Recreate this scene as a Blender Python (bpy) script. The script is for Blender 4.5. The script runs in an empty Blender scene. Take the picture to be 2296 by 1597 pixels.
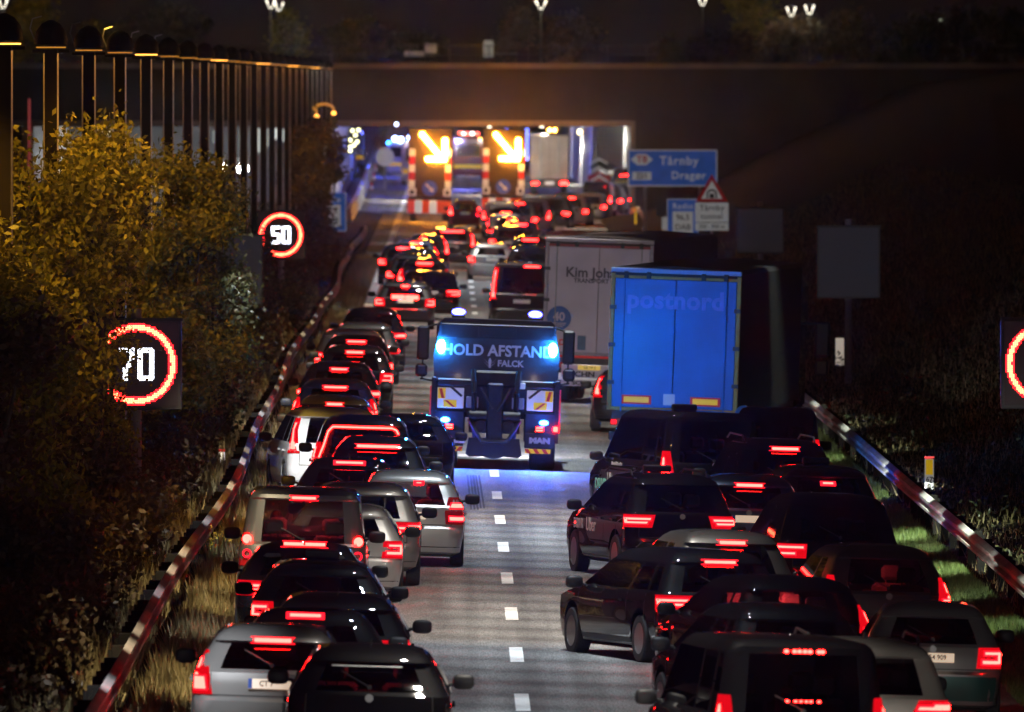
import bpy, bmesh, math, random
import numpy as np
from mathutils import Vector, Matrix
random.seed(7); np.random.seed(7)
S = bpy.context.scene
COL = S.collection
# ---------------------------------------------------------------- camera
F = 33300.0; VX, VY, CH = 1000.0, 175.0, 7.7        # focal length and vanishing point in a 2296 wide frame, camera height
cam_d = bpy.data.cameras.new('camera'); cam = bpy.data.objects.new('camera', cam_d); COL.objects.link(cam)
cam.location = (0, 0, CH)
cam.rotation_euler = Vector((148 / F, 1, -623.5 / F)).to_track_quat('-Z', 'Y').to_euler()
cam_d.sensor_width = 36; cam_d.lens = 36 * F / 2296; cam_d.clip_end = 6000; cam_d.clip_start = 1
cam_d.dof.use_dof = True; cam_d.dof.focus_distance = 232; cam_d.dof.aperture_fstop = 6.0
S.camera = cam
# ---------------------------------------------------------------- world (night) and exposure
w = bpy.data.worlds.new('World'); S.world = w; w.use_nodes = True
wn = w.node_tree
bg = wn.nodes['Background']
sky = wn.nodes.new('ShaderNodeTexSky'); sky.sky_type = 'NISHITA'; sky.sun_disc = False
sky.sun_elevation = math.radians(-6); sky.sun_rotation = math.radians(200)
mixn = wn.nodes.new('ShaderNodeMixRGB'); mixn.inputs[0].default_value = 0.97
wn.links.new(sky.outputs[0], mixn.inputs[1]); mixn.inputs[2].default_value = (0.045, 0.026, 0.028, 1)
wn.links.new(mixn.outputs[0], bg.inputs[0]); bg.inputs[1].default_value = 0.10
S.view_settings.view_transform = 'Standard'; S.view_settings.look = 'None'
S.view_settings.exposure = 0.0; S.view_settings.gamma = 1
cy = S.cycles
cy.use_denoising = True
cy.max_bounces = 5; cy.diffuse_bounces = 2; cy.glossy_bounces = 3; cy.transparent_max_bounces = 24; cy.transmission_bounces = 2
cy.caustics_reflective = False; cy.caustics_refractive = False
cy.sample_clamp_indirect = 4; cy.use_light_tree = True

def gz(X):                      # the carriageway falls to the right
    return -0.03 * (min(max(X, -6.0), 7.6) - 0.94)
def sc(D): return F / D
def pos(x, y, D):               # point seen at frame position x, y at distance D
    s = F / D
    return Vector(((x - VX) / s, D, CH - (y - VY) / s))

# ---------------------------------------------------------------- materials
MATS = {}
def mat(name, col=(.5, .5, .5), rough=.6, metal=0., coat=0., em=None, es=0., noise=0., nscale=8., bump=0., spec=None):
    if name in MATS: return MATS[name]
    m = bpy.data.materials.new(name); m.use_nodes = True; nt = m.node_tree
    b = nt.nodes['Principled BSDF']
    b.inputs['Base Color'].default_value = (*col, 1); b.inputs['Roughness'].default_value = rough
    b.inputs['Metallic'].default_value = metal; b.inputs['Coat Weight'].default_value = coat; b.inputs['Coat Roughness'].default_value = .02
    if spec is not None: b.inputs['Specular IOR Level'].default_value = spec
    if em is not None:
        b.inputs['Emission Color'].default_value = (*em, 1); b.inputs['Emission Strength'].default_value = es
    if noise > 0 or bump > 0:
        tc = nt.nodes.new('ShaderNodeTexCoord'); nz = nt.nodes.new('ShaderNodeTexNoise')
        nz.inputs['Scale'].default_value = nscale; nz.inputs['Detail'].default_value = 5
        nt.links.new(tc.outputs['Object'], nz.inputs['Vector'])
        if noise > 0:
            rp = nt.nodes.new('ShaderNodeValToRGB')
            rp.color_ramp.elements[0].position = .3; rp.color_ramp.elements[1].position = .7
            rp.color_ramp.elements[0].color = (*[c * (1 - noise) for c in col], 1)
            rp.color_ramp.elements[1].color = (*[min(1, c * (1 + noise)) for c in col], 1)
            nt.links.new(nz.outputs[0], rp.inputs[0]); nt.links.new(rp.outputs[0], b.inputs['Base Color'])
        if bump > 0:
            bp = nt.nodes.new('ShaderNodeBump'); bp.inputs['Strength'].default_value = bump
            nt.links.new(nz.outputs[0], bp.inputs['Height']); nt.links.new(bp.outputs[0], b.inputs['Normal'])
    MATS[name] = m; return m
def emit(name, col, st):
    if name in MATS: return MATS[name]
    m = bpy.data.materials.new(name); m.use_nodes = True; nt = m.node_tree
    nt.nodes.clear(); e = nt.nodes.new('ShaderNodeEmission'); o = nt.nodes.new('ShaderNodeOutputMaterial')
    e.inputs[0].default_value = (*col, 1); e.inputs[1].default_value = st; nt.links.new(e.outputs[0], o.inputs[0])
    MATS[name] = m; return m
def glassmat(name, tint, rough=.02):
    if name in MATS: return MATS[name]
    m = bpy.data.materials.new(name); m.use_nodes = True; nt = m.node_tree; nt.nodes.clear()
    o = nt.nodes.new('ShaderNodeOutputMaterial'); mx = nt.nodes.new('ShaderNodeMixShader')
    t = nt.nodes.new('ShaderNodeBsdfTransparent'); t.inputs[0].default_value = (*tint, 1)
    g = nt.nodes.new('ShaderNodeBsdfGlossy'); g.inputs['Roughness'].default_value = rough; g.inputs[0].default_value = (.9, .9, .9, 1)
    fr = nt.nodes.new('ShaderNodeFresnel'); fr.inputs[0].default_value = 1.5
    nt.links.new(fr.outputs[0], mx.inputs[0]); nt.links.new(t.outputs[0], mx.inputs[1]); nt.links.new(g.outputs[0], mx.inputs[2])
    nt.links.new(mx.outputs[0], o.inputs[0]); MATS[name] = m; return m
PAINT = {
 'black': mat('paint black', (.0045, .0045, .006), .6, 0, 1, noise=.2, nscale=2, spec=.08),
 'darkgrey': mat('paint dark grey', (.022, .023, .026), .5, .3, 1, noise=.1, nscale=2, spec=.2),
 'grey': mat('paint grey', (.11, .112, .115), .38, .5, .8, noise=.08, nscale=2),
 'silver': mat('paint silver', (.52, .52, .52), .38, .45, .8, noise=.05, nscale=2),
 'midgrey': mat('paint mid grey metallic', (.22, .22, .22), .38, .4, .9, noise=.06, nscale=2),
 'beige': mat('paint beige', (.27, .25, .22), .4, .4, .8, noise=.05, nscale=2),
 'white': mat('paint white', (.72, .72, .70), .35, 0, .8, noise=.04, nscale=2),
 'blue': mat('paint blue grey', (.07, .09, .15), .35, .4, 1, noise=.1, nscale=2),
 'red': mat('paint red', (.30, .012, .012), .35, 0, 1, noise=.1, nscale=2),
 'green': mat('paint green', (.02, .10, .09), .4, .2, .8, noise=.1, nscale=2),
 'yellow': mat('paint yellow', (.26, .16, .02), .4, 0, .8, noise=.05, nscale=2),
}
RUB = mat('rubber', (.03, .03, .032), .85, noise=.3, nscale=30, bump=.2)
BLK = mat('black plastic', (.018, .018, .02), .55, noise=.2, nscale=20)
DRK = mat('dark interior', (.03, .028, .03), .8, noise=.2, nscale=12)
STEEL = mat('galvanised steel', (.42, .43, .44), .42, .75, noise=.2, nscale=1.5, bump=.05)
STEELD = mat('painted dark steel', (.06, .06, .065), .5, .4, noise=.3, nscale=6)
CHR = mat('chrome trim', (.25, .25, .26), .45, .6, noise=.02)
RIM = mat('alloy rim', (.35, .35, .36), .3, .8, noise=.1)
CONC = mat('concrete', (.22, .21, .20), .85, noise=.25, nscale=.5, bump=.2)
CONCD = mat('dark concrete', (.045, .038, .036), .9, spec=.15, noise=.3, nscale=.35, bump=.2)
GLASS = glassmat('window glass', (.5, .5, .5))
GLASSD = glassmat('tinted glass', (.16, .16, .17))
GLASSC = glassmat('clear glass', (.85, .85, .85))
R_CORE = emit('brake lamp core', (1, .0062, .0047), 110)
R_GLOW = emit('brake lamp lens and halo', (1, .008, .018), 3.2)
R_DIM = emit('tail lamp lens and halo', (1, .004, .012), .75)
R_OFF = mat('red lens', (.30, .01, .012), .2, 0, 1, em=(1, .02, .02), es=.05, noise=.1)
PLW = mat('plate white', (.75, .75, .73), .5, em=(1, .8, .6), es=.10, noise=.03)
PLY = mat('plate lit', (.75, .72, .66), .5, em=(1, .72, .5), es=.55, noise=.03)
PLT = mat('plate letters', (.02, .02, .02), .6, noise=.1)
PLB = mat('plate blue band', (.02, .08, .4), .5, noise=.1)
WHT = mat('white sheeting', (.78, .78, .78), .55, em=(1, .97, .95), es=.16, noise=.05, nscale=4)  # these three sheetings glow slightly, imitating headlight thrown back
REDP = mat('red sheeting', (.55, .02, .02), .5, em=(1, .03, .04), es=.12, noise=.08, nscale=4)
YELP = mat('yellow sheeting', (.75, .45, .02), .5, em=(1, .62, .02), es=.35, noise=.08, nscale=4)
BLUP = mat('blue sheeting', (.02, .16, .55), .5, noise=.15, nscale=3)
AMB = emit('amber lamp', (1, .33, .02), 400)
BLU = emit('blue beacon', (.02, .16, 1), 60)
BLUW = emit('bright blue flasher', (.02, .30, 1), 600)
BLUV = emit('deep blue beacon', (.035, .04, 1), 40)
WHL = emit('white lamp', (1, .96, .88), 14)
SOD = emit('sodium lamp glow', (1, .42, .06), 5)

# ---------------------------------------------------------------- mesh builder
class MB:
    def __init__(s): s.v = []; s.f = []; s.fm = []; s.m = 0
    def add(s, vs, fs):
        o = len(s.v); s.v += [tuple(p) for p in vs]; s.f += [tuple(i + o for i in f) for f in fs]; s.fm += [s.m] * len(fs); return s
    def box(s, x0, x1, y0, y1, z0, z1, M=None, b=0.):
        if b > 0:      # chamfered box: three stacked loops
            r = []
            for z, k in ((z0, b), (z0 + b, 0), (z1 - b, 0), (z1, b)):
                for (x, y) in ((x0 + b, y0 + k), (x1 - b, y0 + k), (x1 - k, y0 + b), (x1 - k, y1 - b), (x1 - b, y1 - k), (x0 + b, y1 - k), (x0 + k, y1 - b), (x0 + k, y0 + b)):
                    r.append((x, y, z))
            fs = [tuple(range(7, -1, -1)), tuple(range(24, 32))]
            for j in range(3):
                for i in range(8): a = j * 8 + i; c = j * 8 + (i + 1) % 8; fs.append((a, c, c + 8, a + 8))
            vs = r
        else:
            vs = [(x, y, z) for z in (z0, z1) for (x, y) in ((x0, y0), (x1, y0), (x1, y1), (x0, y1))]
            fs = [(3, 2, 1, 0), (4, 5, 6, 7), (0, 1, 5, 4), (1, 2, 6, 5), (2, 3, 7, 6), (3, 0, 4, 7)]
        if M is not None: vs = [M @ Vector(p) for p in vs]
        return s.add(vs, fs)
    def loft(s, rings, closed=True, cap0=True, cap1=True):
        n = len(rings[0]); vs = [p for r in rings for p in r]; fs = []
        for j in range(len(rings) - 1):
            for i in range(n if closed else n - 1):
                a = j * n + i; c = j * n + (i + 1) % n; fs.append((a, c, c + n, a + n))
        if cap0: fs.append(tuple(range(n - 1, -1, -1)))
        if cap1: fs.append(tuple((len(rings) - 1) * n + i for i in range(n)))
        return s.add(vs, fs)
    def cyl(s, p0, p1, r0, r1=None, n=12, caps=True):
        p0 = Vector(p0); p1 = Vector(p1); r1 = r0 if r1 is None else r1
        q = (p1 - p0).to_track_quat('Z', 'Y'); R = []
        for p, r in ((p0, r0), (p1, r1)):
            R.append([p + q @ Vector((r * math.cos(2 * math.pi * i / n), r * math.sin(2 * math.pi * i / n), 0)) for i in range(n)])
        return s.loft(R, True, caps, caps)
    def tube(s, pts, r, n=8):
        for a, b in zip(pts[:-1], pts[1:]): s.cyl(a, b, r, r, n)
        return s
    def lathe(s, prof, axis='x', c=(0, 0, 0), n=24):   # prof: (radius, offset along axis)
        R = []
        for r, o in prof:
            ring = []
            for i in range(n):
                a = 2 * math.pi * i / n; u, v = r * math.cos(a), r * math.sin(a)
                ring.append({'x': (c[0] + o, c[1] + u, c[2] + v), 'y': (c[0] + v, c[1] + o, c[2] + u), 'z': (c[0] + u, c[1] + v, c[2] + o)}[axis])
            R.append(ring)
        return s.loft(R)
    def ell(s, c, rx, ry, rz, n=12, m=8, p=1.0):       # (super)ellipsoid
        R = []
        sg = lambda t: math.copysign(abs(t) ** p, t)
        for j in range(m + 1):
            t = -math.pi / 2 + math.pi * j / m; ct = max(sg(math.cos(t)), .02)
            R.append([(c[0] + rx * ct * sg(math.cos(2 * math.pi * i / n)), c[1] + ry * ct * sg(math.sin(2 * math.pi * i / n)), c[2] + rz * sg(math.sin(t))) for i in range(n)])
        return s.loft(R)
    def poly(s, pts, y0, y1):                           # polygon in x,z extruded from y0 (front) to y1
        n = len(pts); vs = [(x, y0, z) for x, z in pts] + [(x, y1, z) for x, z in pts]
        fs = [tuple(range(n)), tuple(range(2 * n - 1, n - 1, -1))] + [(i, i + n, (i + 1) % n + n, (i + 1) % n) for i in range(n)]
        return s.add(vs, fs)
    def mesh(s, name, smooth=True, ang=35, mats=None):
        me = bpy.data.meshes.new(name); me.from_pydata(s.v, [], s.f)
        if mats and len(mats) > 1:
            for m_ in mats: me.materials.append(m_)
            me.polygons.foreach_set('material_index', s.fm)
        elif mats: me.materials.append(mats[0])
        bm = bmesh.new(); bm.from_mesh(me); bmesh.ops.recalc_face_normals(bm, faces=bm.faces); bm.to_mesh(me); bm.free()
        if smooth:
            me.shade_smooth(); me.set_sharp_from_angle(angle=math.radians(ang))
        return me
    def build(s, name, m, parent=None, smooth=True, ang=35):
        mats = m if isinstance(m, (list, tuple)) else [m]
        return link(name, s.mesh(name, smooth, ang, mats), parent)
def link(name, me, parent=None, m=None):
    o = bpy.data.objects.new(name, me); COL.objects.link(o)
    if parent is not None: o.parent = parent
    if m is not None:
        if not me.materials: me.materials.append(m)
        o.material_slots[0].link = 'OBJECT'; o.material_slots[0].material = m
    return o
def thing(name, label, cat, loc=(0, 0, 0), rz=0., group=None, roll=0.):
    o = bpy.data.objects.new(name, None); COL.objects.link(o); o.empty_display_size = .3
    o.location = loc; o.rotation_euler = (0, roll, rz); o['label'] = label; o['category'] = cat
    if group: o['group'] = group
    return o
def tag(o, label, cat, group=None):
    o['label'] = label; o['category'] = cat
    if group: o['group'] = group
    return o
def lamp(kind, name, parent, loc, power, col, size=.05, rot=None, spot=None, blend=.5):
    d = bpy.data.lights.new(name, kind); d.energy = power; d.color = col
    if kind in ('POINT', 'SPOT'): d.shadow_soft_size = size
    if kind == 'SPOT': d.spot_size = math.radians(spot); d.spot_blend = blend
    o = bpy.data.objects.new(name, d); COL.objects.link(o); o.location = loc
    if rot: o.rotation_euler = rot
    if parent is not None: o.parent = parent
    return o
TXT = {}
def textmesh(body, size, bold=0., ext=.003, align='CENTER', sx=1., space=1.):
    k = (body, size, bold, ext, align, sx, space)
    if k in TXT: return TXT[k]
    c = bpy.data.curves.new('lettering', 'FONT'); c.body = body; c.size = size; c.offset = bold; c.extrude = ext
    c.align_x = align; c.align_y = 'CENTER'; c.resolution_u = 3; c.space_character = space
    o = bpy.data.objects.new('tmp', c); COL.objects.link(o)
    dg = bpy.context.evaluated_depsgraph_get(); me = bpy.data.meshes.new_from_object(o.evaluated_get(dg))
    bpy.data.objects.remove(o); bpy.data.curves.remove(c)
    me.transform(Matrix(((sx, 0, 0, 0), (0, 0, -1, 0), (0, 1, 0, 0), (0, 0, 0, 1)))); me.materials.clear()
    TXT[k] = me; return me
def text(body, size, m, parent, loc, bold=0., rot=None, sx=1., align='CENTER', name='lettering', space=1., ext=.003):
    o = link(name, textmesh(body, size, bold, ext, align, sx, space).copy(), parent)
    o.data.materials.append(m); o.location = loc
    if rot: o.rotation_euler = rot
    return o

# ---------------------------------------------------------------- added fill spots over the carriageway and verges, no lamps built
WARM, COOL = (1, .92, .80), (.82, .93, 1)
y_, i_ = 152., 0
while y_ < 650:
    k_ = .42 + .22 * math.sin(i_ * .52); st_ = 3.7 if y_ < 320 else 8
    lamp('SPOT', 'fill_spot', None, (1.25 - max(0, (y_ - 300) * .003), y_, 13.5), (17500 if y_ < 320 else 17000) * k_, WARM if math.sin(i_ * .4 + 1) > 0 else COOL, .15, (0, math.radians(-1.7), 0), 32 if y_ < 320 else 44, 1.0)
    y_ += st_; i_ += 1
for y_, x_, e_ in ((680, 2.5, 7000), (728, 3.5, 9000), (770, 6.5, 9000), (806, 6.5, 6000)): lamp('SPOT', 'fill_spot', None, (x_, y_, 12.5), e_, (1, .86, .66), 0, (0, 0, 0), 68, 1.0)
def aim(a, b): return (Vector(b) - Vector(a)).to_track_quat('-Z', 'Y').to_euler()
for i_ in range(26):
    y_ = 168 + i_ * 9.3 + i_ * i_ * .15 + 2.5 * math.sin(i_ * 2.3); p_ = (-3.7, y_ - 9, 9.8 if y_ < 330 else 14)
    lamp('SPOT', 'fill_spot', None, p_, 11500 * (1 + .45 * math.sin(i_ * 1.7)), (1, .80, .48) if i_ % 3 else (.95, .97, 1), .12 if y_ < 330 else 0, aim(p_, (-3.35, y_, .2)), 17, 1.0)
for x_, y_, e_ in ((7.95, 328, 16000), (7.95, 306, 16000), (7.8, 254, 40000), (7.85, 236, 34000), (7.9, 212, 12000)):
    p_ = (6.9, y_ - 9, 9.6); lamp('SPOT', 'fill_spot', None, p_, e_, (.88, 1, .80), 0, aim(p_, (x_, y_, -.1)), 20, 1.0)
# ---------------------------------------------------------------- cars
class Car:
    """Body surface described by horizontal slices; everything on it is laid out with surf(p, z)."""
    XR = [0, .3, .6, .86, 1.0]; XF = [1, .8, .4, 0]
    def __init__(c, kind, L, W, H):
        c.kind, c.L, c.W, c.H = kind, L, W, H
        h = W / 2; van = kind == 'van'; suv = kind in ('suv', 'boxy')
        g = .22 if suv else (.20 if van else .16)                       # ground clearance
        B = {'van': 1.06, 'suv': 1.02, 'boxy': 1.06}.get(kind, .93)      # belt line
        B = min(B, H * .64); c.B = B
        hood = {'van': .9, 'boxy': 1.15}.get(kind, 1.05); ws = {'van': .8, 'boxy': .5}.get(kind, .78)
        rs = {'hatch': .42, 'wagon': .30, 'suv': .30, 'boxy': .14, 'van': .12, 'sedan': .62}[kind]
        tw = {'van': .86, 'boxy': .86, 'suv': .79}.get(kind, .76)
        y0 = .62 if kind == 'sedan' else .12
        rd = 0 if van or kind == 'boxy' else 1; A = B + .04; T = H - (.19 if rd else .15); c.A, c.T = A, T
        sp = -.07 if kind in ('hatch', 'suv') else (-.03 if kind in ('wagon', 'boxy') else 0)
        lv = [(g, .18, .80, L - .22, .10), (g + .07, .05, .95, L - .06, .20), (.46, 0, .995, L, .25), (.60, .0, 1.0, L, .25), (.635, .045, 1.0, L - .01, .23),
              (.78, .06, 1.0, L - .07, .21), (B - .07, .075, .99, L - .45, .19), (B, .095, .97, L - hood + .06, .17)]
        c.nlow = len(lv)
        lv += [(A, y0 + (.02 if kind != 'sedan' else 0), .945, L - hood - .02, .16),
               (A + (T - A) * .5, y0 + rs * .42, .945 + (tw - .945) * .46, L - hood - ws * .55, .15), (T, y0 + rs * .9, tw, L - hood - ws, .14),
               (T + .025, y0 + rs * .92 + sp, tw - .015 - .01 * rd, L - hood - ws - .06, .13), (H - .075 - .035 * rd, y0 + rs + sp * .8, tw - .045 - .02 * rd, L - hood - ws - .16, .14),
               (H - .03 - .022 * rd, y0 + rs + .08, tw - .10 - .05 * rd, L - hood - ws - .30, .14), (H - .006 - .010 * rd, y0 + rs + .28, tw - .22 - .06 * rd, L - hood - ws - .6, .12), (H, y0 + rs + .55, tw - .42 - .05 * rd, L - hood - ws - .9, .06)]
        c.jA = c.nlow; c.jT = c.nlow + 2
        c.lv = [dict(z=a, yr=b, w=h * d, yf=e, r=f) for a, b, d, e, f in lv]; c.bow = .07
        wb = L - hood - ws                                             # top of the windscreen
        m0 = y0 + rs
        c.Sb = [None, y0 + .30, y0 + .62, y0 + .72, y0 + 1.36 + .06, y0 + 1.50, L - hood - .24, None]
        c.St = [None, m0 + .18, m0 + .40, m0 + .50, y0 + 1.30, y0 + 1.38, wb - .10, None]
        if kind in ('hatch', 'sedan'): c.Sb[1], c.Sb[2] = y0 + .42, y0 + .60; c.St[1], c.St[2] = m0 + .26, m0 + .36
        c.wr = .34 if suv or van else .32
        c.wy = (.82 if kind not in ('sedan', 'wagon') else .98, L - .88)
    def P(c, z):
        lv = c.lv
        if z <= lv[0]['z']: return lv[0]
        for a, b in zip(lv[:-1], lv[1:]):
            if z <= b['z']:
                t = (z - a['z']) / (b['z'] - a['z']); return {k: a[k] + (b[k] - a[k]) * t for k in a}
        return lv[-1]
    def fy(c, y): return 1 - .05 * abs(2 * y / c.L - 1) ** 3
    def surf0(c, p, z):
        q = c.P(z); s = 1 if p >= 0 else -1; a = abs(p); st = q['w'] - q['r']
        yb = q['yr'] + c.bow * (min(a, st) / q['w']) ** 2
        if a <= st: x, y = a, yb
        elif a <= st + q['r'] * math.pi / 2:
            t = (a - st) / q['r']; x = st + q['r'] * math.sin(t); y = yb + q['r'] * (1 - math.cos(t))
        else: x = q['w']; y = yb + q['r'] + a - st - q['r'] * math.pi / 2
        return Vector((s * x * c.fy(y), y, z))
    def surf(c, p, z, off=0.):
        v = c.surf0(p, z)
        if off:
            e = .004; dp = c.surf0(p + e, z) - c.surf0(p - e, z); dz = c.surf0(p, z + e) - c.surf0(p, z - e)
            n = dp.cross(dz); n.normalize(); v = v + n * off
        return v
    def side(c, y, z, s, off=0.):
        q = c.P(z); return Vector((s * (q['w'] * c.fy(y) + off), y, z))
    def half(c, q, j):
        w_, r, yr, yf = q['w'], q['r'], q['yr'], q['yf']; o = []
        for f in c.XR: x = f * (w_ - r); o.append((x, yr + c.bow * (x / w_) ** 2))
        y0 = yr + c.bow * ((w_ - r) / w_) ** 2
        for t in (math.pi / 6, math.pi / 3): o.append((w_ - r + r * math.sin(t), y0 + r * (1 - math.cos(t))))
        t = min(max((q['z'] - c.A) / (c.T - c.A), 0), 1)
        ys = [y0 + r] + [c.Sb[k] + (c.St[k] - c.Sb[k]) * t for k in range(1, 7)] + [yf - c.bow - r]
        for k in range(1, 7): ys[k] = min(max(ys[k], y0 + r + .01 * k), yf - c.bow - r - .01 * (7 - k))
        o += [(w_, y) for y in ys]
        y1 = yf - c.bow * ((w_ - r) / w_) ** 2
        for t in (math.pi / 3, math.pi / 6): o.append((w_ - r + r * math.sin(t), y1 - r * (1 - math.cos(t))))
        for f in c.XF: x = f * (w_ - r); o.append((x, yf - c.bow * (x / w_) ** 2))
        return [(x * c.fy(y), y, q['z']) for x, y in o]
    def ring(c, j):
        hr = c.half(c.lv[j], j); return hr + [(-x, y, z) for x, y, z in hr[-2:0:-1]]
    def patch(c, mb, rows, off=.004, back=-.01, nc=6):
        """rows: (z, p0, p1); a thin shell lying on the body"""
        R = []
        for z, p0, p1 in rows:
            fr = [c.surf(p0 + (p1 - p0) * i / nc, z, off) for i in range(nc + 1)]
            bk = [c.surf(p0 + (p1 - p0) * i / nc, z, back) for i in range(nc, -1, -1)]
            R.append(fr + bk)
        mb.loft(R, True); return mb
    def line(c, mb, pts, wd=.012, off=.003):
        for (p0, z0), (p1, z1) in zip(pts[:-1], pts[1:]):
            n = max(2, int(abs(p1 - p0) / .08)) if abs(z1 - z0) < .02 else 4
            for i in range(n):
                a = (p0 + (p1 - p0) * i / n, z0 + (z1 - z0) * i / n); b = (p0 + (p1 - p0) * (i + 1) / n, z0 + (z1 - z0) * (i + 1) / n)
                dx, dz = b[0] - a[0], b[1] - a[1]; l = math.hypot(dx, dz); nx, nz = -dz / l * wd / 2, dx / l * wd / 2
                mb.add([c.surf(a[0] - nx, a[1] - nz, off), c.surf(b[0] - nx, b[1] - nz, off), c.surf(b[0] + nx, b[1] + nz, off), c.surf(a[0] + nx, a[1] + nz, off)], [(0, 1, 2, 3)])
        return mb
SEATM = mat('seat fabric', (.09, .085, .085), .85, noise=.2, nscale=12)
CACHE = {}
def body_mesh(c):
    low = MB(); rings = [c.ring(j) for j in range(c.nlow)]
    low.loft(rings)
    me = low.mesh('body low', False); tmp = bpy.data.objects.new('tmp', me); COL.objects.link(tmp); cut = []
    for y in c.wy:
        cb = MB().cyl((-c.W, y, c.wr + .02), (-c.W / 2 + .26, y, c.wr + .02), c.wr + .07, n=28); cb.cyl((c.W, y, c.wr + .02), (c.W / 2 - .26, y, c.wr + .02), c.wr + .07, n=28)
        o = bpy.data.objects.new('cut', cb.mesh('cut', False)); COL.objects.link(o); cut.append(o)
        md = tmp.modifiers.new('b', 'BOOLEAN'); md.object = o; md.operation = 'DIFFERENCE'; md.solver = 'EXACT'
    dg = bpy.context.evaluated_depsgraph_get(); m2 = bpy.data.meshes.new_from_object(tmp.evaluated_get(dg))
    for o in [tmp] + cut: bpy.data.objects.remove(o)
    up = MB(); rg = [c.ring(j) for j in range(c.nlow - 1, len(c.lv))]; n = len(rg[0]); V = [p for r in rg for p in r]
    glass = {}
    def cls(i):
        i2 = i if i < 20 else 39 - i; s = 'r' if i < 20 else 'l'
        if i2 in (0, 1, 2): return 'rear_window'
        if i2 in (17, 18, 19): return 'windshield'
        return {8: 'q' + s, 10: 'b' + s, 12: 'f' + s}.get(i2)
    for j in range(len(rg) - 1):
        J = j + c.nlow - 1
        for i in range(n):
            f = (j * n + i, j * n + (i + 1) % n, (j + 1) * n + (i + 1) % n, (j + 1) * n + i); k = cls(i)
            if c.jA <= J < c.jT and k and not (c.kind in ('hatch', 'sedan') and k[0] == 'q'): glass.setdefault(k, []).append(f)
            else: up.f.append(f); up.fm.append(0)
    up.f.append(tuple((len(rg) - 1) * n + i for i in range(n))); up.fm.append(0); up.v = V
    mu = up.mesh('up', False)
    bm = bmesh.new(); bm.from_mesh(m2); bm.from_mesh(mu); bmesh.ops.remove_doubles(bm, verts=bm.verts, dist=.0008)
    bmesh.ops.delete(bm, geom=[v for v in bm.verts if not v.link_faces], context='VERTS')
    bmesh.ops.recalc_face_normals(bm, faces=bm.faces)
    me = bpy.data.meshes.new('car body'); bm.to_mesh(me); bm.free(); me.materials.clear()
    me.shade_smooth(); me.set_sharp_from_angle(angle=math.radians(38))
    G = {}
    for k, fs in glass.items():
        g = MB(); idx = {}; 
        for f in fs:
            for i in f:
                if i not in idx: idx[i] = len(idx); g.v.append(V[i])
            g.f.append(tuple(idx[i] for i in f)); g.fm.append(0)
        m = g.mesh('pane', True, 60); G[k] = m
    return me, G
def wheel_meshes(r, wd, sp):
    k = ('wheel', r, wd, sp)
    if k in CACHE: return CACHE[k]
    t = MB(); a = wd / 2
    t.lathe([(r * .60, -a * .8), (r * .66, -a), (r * .93, -a), (r * .99, -a * .82), (r, -a * .5), (r, a * .5), (r * .99, a * .82), (r * .93, a), (r * .66, a), (r * .60, a * .8)], n=30)
    rim = MB(); rim.lathe([(r * .67, a * .95), (r * .60, a * .98), (r * .59, a * .3), (r * .67, a * .3)], n=30); rim.lathe([(r * .13, a * .2), (r * .13, a * .85), (r * .08, a * .95)], n=12)
    for i in range(sp):
        M = Matrix.Rotation(2 * math.pi * i / sp, 4, 'X')
        rim.add([M @ Vector(p) for p in [(a * .55, -.035, r * .10), (a * .55, .035, r * .10), (a * .78, .022, r * .62), (a * .78, -.022, r * .62), (a * .88, -.03, r * .1), (a * .88, .03, r * .1), (a * .95, .018, r * .62), (a * .95, -.018, r * .62)]],
                [(0, 1, 2, 3), (7, 6, 5, 4), (0, 3, 7, 4), (1, 5, 6, 2), (3, 2, 6, 7)])
    hub = MB().cyl((-a * .3, 0, 0), (a * .25, 0, 0), r * .58, n=20)
    CACHE[k] = (t.mesh('tyre'), rim.mesh('rim'), hub.mesh('brake disc')); return CACHE[k]
def add_wheels(t, ys, wr, hw, wd=.21, sp=10, rimm=None):
    tm, rm, hm = wheel_meshes(wr, wd, sp)
    for y in ys:
        for s in (-1, 1):
            o = link('wheel', tm, t, RUB); o.location = (s * (hw - wd / 2 - .008), y, wr); o.rotation_euler = (random.uniform(0, 1), 0, 0 if s > 0 else math.pi)
            link('rim', rm, o, rimm or RIM); link('brake_disc', hm, o, BLK)
def seat_mesh():
    if 'seat' in CACHE: return CACHE['seat']
    m = MB(); m.box(-.25, .25, -.02, .14, .45, 1.02, b=.05); m.box(-.24, .24, .1, .6, .40, .56, b=.05); m.box(-.13, .13, -.02, .08, 1.06, 1.26, b=.04); m.cyl((-.06, .03, 1.0), (-.06, .03, 1.1), .01); m.cyl((.06, .03, 1.0), (.06, .03, 1.1), .01)
    CACHE['seat'] = m.mesh('seat'); return CACHE['seat']
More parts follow.
